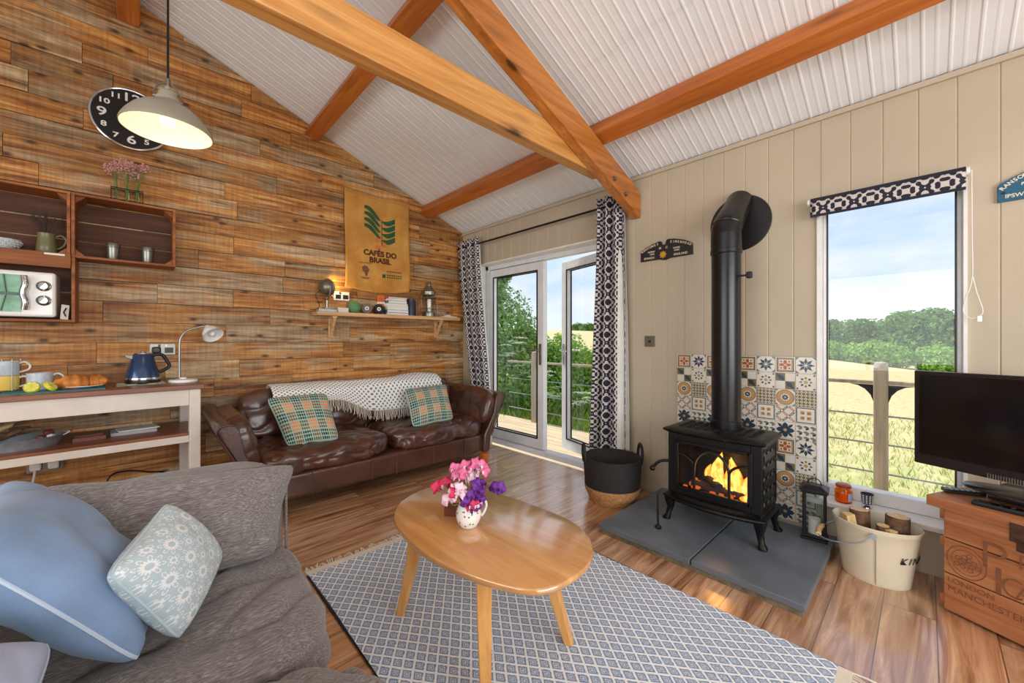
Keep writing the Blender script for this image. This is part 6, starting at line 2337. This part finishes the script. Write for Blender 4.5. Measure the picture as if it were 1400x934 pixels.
PT = MT['paletext']
etext(pq, 'RANSOMES', .024, 0, 0, -2.62, 1.87, PT, 'lettering', arc=((-2.437, 1.902), (-2.49, 1.932), (-2.565, 1.945)))
etext(pq, 'SIMS&HEAD', .024, 0, 0, -2.62, 1.87, PT, 'lettering', arc=((-2.672, 1.947), (-2.75, 1.938), (-2.818, 1.902)))
for t, s, y, z in (('PATENT', .016, -2.515, 1.892), ('STAR', .016, -2.522, 1.873), ('IPSWICH', .022, -2.497, 1.845), ('HORSE', .016, -2.714, 1.895), ('RAKE', .016, -2.716, 1.877), ('ENGLAND', .022, -2.745, 1.845), ('M', .024, -2.586, 1.910), ('C', .024, -2.638, 1.910)):
    etext(pq, t, s, y, z, -2.62, 1.87, PT, 'lettering')
b = B()
b.prism([((.030 if k % 2 == 0 else .019) * cos(k * pi / 8) + .01, (.030 if k % 2 == 0 else .019) * sin(k * pi / 8) - .012) for k in range(16)], -.018, -.013, YZ)
b.obj('gold_star', MT['gold'], pq, smooth=0)
b = B()
b.sph((-.018, .01, -.012), (.004, .008, .008), 10, 6)
b.obj('star_boss', MT['gold'], pq)
tq = thing('teal_plaque', 'teal iron plaque with pale letters at the right edge of the photo', 'plaque', (-.001, -4.42, 1.89))
half = [(-4.231, 1.844), (-4.231, 1.918), (-4.240, 1.930), (-4.270, 1.947), (-4.307, 1.965), (-4.36, 1.982), (-4.42, 1.990)]
pp = half + [(-8.84 - y, z) for y, z in half[::-1][1:]]
tq = B().prism([(y + 4.42, z - 1.89) for y, z in pp], -.014, -.001, YZ).obj('plate', MT['plaqueteal'], tq, smooth=0, bevel=.002)
etext(tq, 'RANSOMES', .023, 0, 0, -4.42, 1.89, PT, 'lettering', arc=((-4.245, 1.905), (-4.285, 1.948), (-4.345, 1.964)))
etext(tq, 'PATENT', .018, -4.332, 1.913, -4.42, 1.89, PT, 'lettering')
etext(tq, 'IPSWICH', .024, -4.300, 1.866, -4.42, 1.89, PT, 'lettering')
B().cyl((-.018, .172, -.006), (-.013, .172, -.006), .006, seg=12).obj('screw', MT['ink'], tq)
e = thing('blank_switch_plate', 'small square dark metal socket plate on the cream wall below the black plaque', 'wall plate', (-.001, -2.498, 1.19))
B().box((-.005, 0, 0), (.008, .085, .085)).obj('plate', MT['nickel'], e, smooth=0, bevel=.002)
B().box((-.0095, 0, -.002), (.003, .02, .018)).obj('outlet', MT['rubber'], e, smooth=0)

# ------------------------------------------------------------------ hearth side: basket, lantern, bucket, sill things
bs = thing('laundry_basket', 'two-tone basket, black above and natural seagrass below, left of the hearth', 'basket', (-.35, -2.372, 0), R_(-43))


def weave(z0, z1, n, rf):
    pr = []
    for k in range(n * 4 + 1):
        t = k / (n * 4)
        z = z0 + (z1 - z0) * t
        pr.append((rf(z) + .0035 * abs(sin(pi * k / 4)), z))
    return pr


rf = lambda z: .165 + .036 * smooth(0, .10, z) + .010 * smooth(.1, .33, z)
B().lathe([(0, .006), (.14, .004)] + weave(.0, .115, 10, rf), seg=48).obj('natural_base', MT['jute'], bs, smooth=180)
B().lathe(weave(.112, .325, 18, rf) + [(rf(.32) - .008, .325), (rf(.2) - .012, .2), (rf(.05) - .014, .05), (0, .03)], seg=48).obj('black_body', MT['blackbasket'], bs, smooth=180)
for s in (-1, 1):
    B().tube(spline([(s * .204, -.045, .27), (s * .212, -.05, .33), (s * .214, -.035, .39), (s * .212, 0, .415), (s * .214, .035, .39), (s * .212, .05, .33), (s * .204, .045, .27)], 5), .0105, 10).obj('handle', MT['blackbasket'], bs)

la = thing('candle_lantern', 'black metal candle lantern with glass sides standing on the hearth', 'lantern', (-.105, -3.558, .0605), R_(6))
b = B()
b.bx(-.062, .062, -.062, .062, 0, .012).bx(-.056, .056, -.056, .056, .012, .026)
b.obj('base', MT['iron'], la, smooth=0, bevel=.003)
for sx in (-1, 1):
    for sy in (-1, 1):
        B().box((sx * .048, sy * .048, .145), (.012, .012, .245)).obj('corner_post', MT['iron'], la, smooth=0, bevel=.002)
for q in range(4):
    M = RZ(q * pi / 2)
    b = B()
    for v in ((-.042, .042),):
        b.bm.verts.ensure_lookup_table()
    n0 = len(b.bm.verts)
    b.bx(.046, .049, -.042, .042, .028, .262)
    for v in b.bm.verts:
        v.co = M @ v.co
    b.obj('glass_side', MT['clearglass'], la, smooth=0)
b = B()
b.bx(-.060, .060, -.060, .060, .266, .278)
b.rings([[Vector((x * r, y * r, z)) for x, y in ((-1, -1), (1, -1), (1, 1), (-1, 1))] for r, z in ((.066, .278), (.066, .286), (.040, .302), (.028, .306))])
b.obj('roof', MT['iron'], la, smooth=0, bevel=.002)
B().cyl((0, 0, .026), (0, 0, .11), .03).obj('candle', MT['ceramic'], la)
B().torus((0, 0, .312), .03, .003, 24, 6, RY(pi / 2 - .15)).obj('carry_ring', MT['iron'], la)

bk = thing('kindling_bucket', 'cream oval kindling bucket of logs with wire handle below the window', 'bucket', (-.225, -3.825, 0), 0)
b = B()
pr = [(.70, .004), (.735, 0), (.75, .004), (.76, .02), (.82, .10), (.90, .20), (.965, .262), (.985, .266), (.98, .272), (1.0, .282), (.985, .285), (.962, .276), (.89, .20), (.76, .03), (.70, .012)]
b.rings([[Vector((r * .140 * cos(2 * pi * k / 56), r * .172 * sin(2 * pi * k / 56), z)) for k in range(56)] for r, z in pr], True, True)
pail = b.obj('pail', MT['bucket'], bk, smooth=50)
b = B()
aa = pi + .06
b.beam((.76 * .140 * cos(aa) - .001, .76 * .172 * sin(aa), .01), (.962 * .140 * cos(aa) - .001, .962 * .172 * sin(aa), .258), .002, .004, up=(1, 0, 0))
b.obj('seam', MT['shade'], pail, smooth=0)
for s in (-1, 1):
    b = B()
    b.cyl((s * .138, 0, .25), (s * .148, 0, .25), .014)
    b.obj('handle_lug', MT['galv'], pail)
b = B()
b.tube(spline([(-.146, 0, .25), (-.150, .06, .20), (-.12, .165, .165), (-.05, .225, .155), (.05, .225, .165), (.12, .165, .19), (.15, .06, .22), (.146, 0, .25)], 6), .0035, 8)
bail = b.obj('bail', MT['galv'], bk)
b = B()
b.tube([(-.055, .222, .155), (0, .231, .158), (.055, .222, .165)], [.012, .014, .012], 12)
b.obj('wooden_grip', MT['log'], bail)
b = B()
for i, ch in enumerate('KINDLING'):
    a = pi + .74 + i * (.20 if i < 2 else .22)
    z = .150
    r = .858
    nx, ny = cos(a) / .140, sin(a) / .172
    yaw_ = math.atan2(ny, nx)
    M = TR(r * .140 * cos(a) * 1.035, r * .172 * sin(a) * 1.035, z) @ RZ(yaw_) @ RZ(pi / 2) @ RX(pi / 2 + .16)
    b.text(ch, .050, M, .0012, font_shear=.2, bold=-.001)
b.obj('lettering', MT['ink'], pail, smooth=0, fix=False)


def logpiece(label, base, top, r, kind):
    base, top = Vector(base), Vector(top)
    L = (top - base).length
    e = thing('firewood_log', label, 'log', base, 0, 'logs in the kindling bucket')
    q = (top - base).to_track_quat('Z', 'Y')
    e.rotation_mode = 'QUATERNION'
    e.rotation_quaternion = q
    if kind == 'round':
        n = 18
        rg = [[Vector((r * (1 + .12 * noise.noise(Vector((cos(2 * pi * k / n) * 1.5, sin(2 * pi * k / n) * 1.5, z * 12)))) * cos(2 * pi * k / n), r * (1 + .12 * noise.noise(Vector((cos(2 * pi * k / n) * 1.5, sin(2 * pi * k / n) * 1.5, z * 12)))) * sin(2 * pi * k / n), z)) for k in range(n)] for z in (0, L * .33, L * .66, L)]
        B().rings(rg).obj('bark', MT['bark'], e, smooth=50)
        B().lathe([(0, L + .001), (r * .9, L + .001), (r * .9, L - .004)], seg=18).obj('cut_face', MT['log'], e)
    else:
        B().prism([(-r, -r * .6), (r, -r * .5), (r * .5, r * .9), (-r * .7, r * .6)], 0, L).obj('split_wood', MT['log'], e, smooth=0, bevel=.003)


logpiece('round bark-covered log standing at the left of the bucket', (-.215, -3.775, .06), (-.195, -3.760, .312), .042, 'round')
logpiece('pale split log leaning at the left front of the bucket', (-.265, -3.76, .06), (-.285, -3.722, .305), .030, 'split')
logpiece('round log standing at the right of the bucket', (-.205, -3.90, .06), (-.195, -3.905, .322), .046, 'round')
logpiece('rough bark piece at the middle right of the bucket', (-.265, -3.855, .05), (-.272, -3.855, .285), .026, 'round')
logpiece('pale split log at the right front of the bucket', (-.275, -3.91, .05), (-.300, -3.885, .278), .024, 'split')

e = thing('amber_jar', 'amber glass candle jar on the window sill behind the lantern', 'jar', (.022, -3.672, .2645))
B().lathe([(0, .003), (.036, .0), (.040, .005), (.040, .068), (.030, .080), (.030, .086)], seg=32).obj('jar', MT['amber'], e)
B().lathe([(0, .006), (.036, .006), (.036, .055), (0, .056)], seg=28).obj('wax', plain('orange_wax', lin(236, 150, 70), .4), e)
B().lathe([(.031, .084), (.036, .086), (.036, .098), (.030, .103), (0, .103)], seg=28).obj('lid', plain('amber_lid', lin(150, 62, 22), .3), e)
b = B()
b.grid(lambda u, v: Vector((.0404 * cos(-2.5 + 1.1 * u), .0404 * sin(-2.5 + 1.1 * u), .015 + .042 * v)), 8, 2)
b.obj('paper_label', MT['lilacfab'], e)
e = thing('egg_cup', 'navy and white checked cup on a silver foot on the window sill', 'cup', (.012, -3.775, .2645))
B().lathe([(0, 0), (.022, 0), (.020, .006), (.008, .012), (.010, .022)], seg=24).obj('foot', MT['chrome'], e)
B().lathe([(.0, .020), (.022, .022), (.026, .03), (.029, .078), (.027, .078), (.024, .03), (0, .026)], seg=28).obj('bowl', MT['navytin'], e)
b = B()
for k in range(12):
    for j in range(5):
        a = 2 * pi * k / 12
        z = .031 + j * .0095
        b.box((0, 0, 0), (.001, .0075, .006), M=RZ(a) @ TR(.0263 + .0032 * j / 5, 0, z + .001))
b.obj('white_checks', MT['ceramic'], e, smooth=0)

MT['rust'] = plain('rusty_iron', lin(84, 58, 44), .6, .4, var=.4, scale=40)
MT['chestink'] = plain('faded_stencil', lin(136, 86, 58), .8, var=.2, scale=60)
# ------------------------------------------------------------------ chest, television and what stands on the chest
CH = thing('pine_chest', 'old pine candle chest with faded lettering under the television', 'chest', (-.347, -4.054, 0), R_(-116))
Lc, Dc = .82, .355
for z0, z1, nm in ((.012, .172, 'board'), (.176, .326, 'board'), (.33, .455, 'board')):
    chest_board = B().bx(0, Lc, 0, Dc, z0, z1).obj(nm, MT['chest'], CH, smooth=0, bevel=.004)
    if z0 < .2 and z0 > .1:
        mid_board = chest_board
chest_board = mid_board
B().bx(.004, Lc - .004, .004, Dc - .004, .015, .45).obj('carcass', MT['rubber'], CH, smooth=0)
clid = B().bx(-.045, Lc + .045, -.03, Dc, .458, .504).obj('lid', MT['chest'], CH, smooth=0, bevel=.004)
B().bx(-.028, -.001, .03, Dc - .03, .395, .455).obj('lid_batten', MT['chest'], CH, smooth=0, bevel=.003)
for z in (.285, .03):
    B().bx(-.022, -.001, .02, .06, z, z + .035).obj('end_cleat', MT['chest'], CH, smooth=0, bevel=.003)
b = B()
b.bx(.205, .28, -.034, -.030, .415, .488).bx(.225, .258, -.040, -.030, .385, .42)
b.obj('latch', MT['rust'], clid, smooth=0, bevel=.002)
for x in (.03, Lc - .08):
    for y in (.04, Dc - .08):
        B().bx(x, x + .05, y, y + .04, 0, .012).obj('foot', MT['rubber'], CH, smooth=0)
FI = MT['chestink']


def ctext(t, s, x, z, name='lettering', bold=.0, align='LEFT', sc=1.0):
    B().text(t, s, TR(x, -.0012, z) @ RX(pi / 2) @ Matrix.Diagonal((sc, 1, 1, 1)), .0004, align=align, bold=bold).obj(name, FI, chest_board, smooth=0, fix=False)


ctext('LONDON', .032, .013, .150)
ctext('MANCHESTER', .036, .013, .112)
ctext('P', .165, .108, .312, bold=-.0022)
ctext('R', .085, .212, .330, bold=-.0008)
ctext('I', .150, .146, .222, bold=.0)
ctext('C', .115, .168, .216, bold=-.0015, sc=.8)
ctext('A', .070, .210, .212, bold=-.0008)
b = B()
for r in (.062, .058):
    pass
b.torus((.072, -.0012, .250), .060, .0018, 44, 4, RX(pi / 2) @ Matrix.Diagonal((1, 1.1, .3, 1)))
b.torus((.072, -.0012, .250), .046, .0012, 40, 4, RX(pi / 2) @ Matrix.Diagonal((1, 1.1, .3, 1)))
for k in range(14):
    a = k * 2.4
    r = .008 + .03 * (k / 14)
    b.torus((.072 + r * cos(a), -.0012, .250 + r * sin(a)), .008, .0016, 10, 4, RX(pi / 2) @ Matrix.Diagonal((1, 1, .3, 1)))
b.obj('round_emblem', FI, chest_board)

tv = thing('television', 'black flat screen television on a swivel foot on top of the pine chest', 'television', (-.205, -3.96, .558), R_(-113))
Wt, z0, z1 = .74, .050, .495
b = B()
b.bx(0, Wt, 0, .030, z0, z1)
tvc = b.obj('casing', MT['tvplastic'], tv, smooth=0, bevel=.006)
b = B()
b.bx(.12, Wt - .12, .030, .055, z0 + .05, z1 - .1)
b.obj('rear_housing', MT['rubber'], tv, smooth=0, bevel=.01)
B().bx(.020, Wt - .020, -.0015, .001, z0 + .050, z1 - .018).obj('screen', MT['screen'], tvc, smooth=0)
b = B()
for k in range(36):
    x = .24 + k * .0075
    b.bx(x, x + .0035, -.002, .002, z0 + .002, z0 + .022)
b.obj('speaker_grille', MT['steel'], tvc, smooth=0)
b = B()
b.rings([[Vector((Wt / 2 + .05 * 0 + q * cos(2 * pi * k / 40) * 1.0, .02 + q * .48 * sin(2 * pi * k / 40), z)) for k in range(40)] for q, z in ((.21, 0.0), (.215, .004), (.205, .010), (.06, .018))])
b.obj('foot_plate', MT['tvplastic'], tv, smooth=40)
B().cyl((Wt / 2, .018, .012), (Wt / 2, .018, .06), .035).obj('neck', MT['tvplastic'], tv)

e = thing('set_top_box', 'black set-top box beneath the television foot on the chest', 'set-top box', (-.245, -4.185, .5045), R_(-113))
B().bx(0, .34, 0, .17, .004, .052).obj('casing', MT['rubber'], e, smooth=0, bevel=.003)
B().bx(.004, .336, -.001, .001, .018, .022).obj('trim_line', MT['steel'], e, smooth=0)
for i, (loc, rz, L, lb) in enumerate((((-.255, -4.055, .5045), math.atan2(-.128, .06), .135, 'slim grey remote control at the left end of the chest lid'), ((-.362, -4.135, .5045), math.atan2(-.13, -.026), .19, 'long black remote control in front of the set-top box'))):
    e = thing('remote_control', lb, 'remote control', loc, rz, 'remote controls on the chest')
    rsh = B().bx(0, L, -.022, .022, 0, .018).obj('shell', MT['tvplastic'] if i == 0 else MT['rubber'], e, smooth=0, bevel=.005)
    for k in range(6):
        for j in (-1, 0, 1):
            B().box((.02 + k * (L - .04) / 5, j * .012, .019), (.010, .007, .003)).obj('button', MT['galv'] if (i == 0) else (MT['redbook'] if (k == 3 and j == 0) else MT['tvplastic']), rsh, smooth=0)
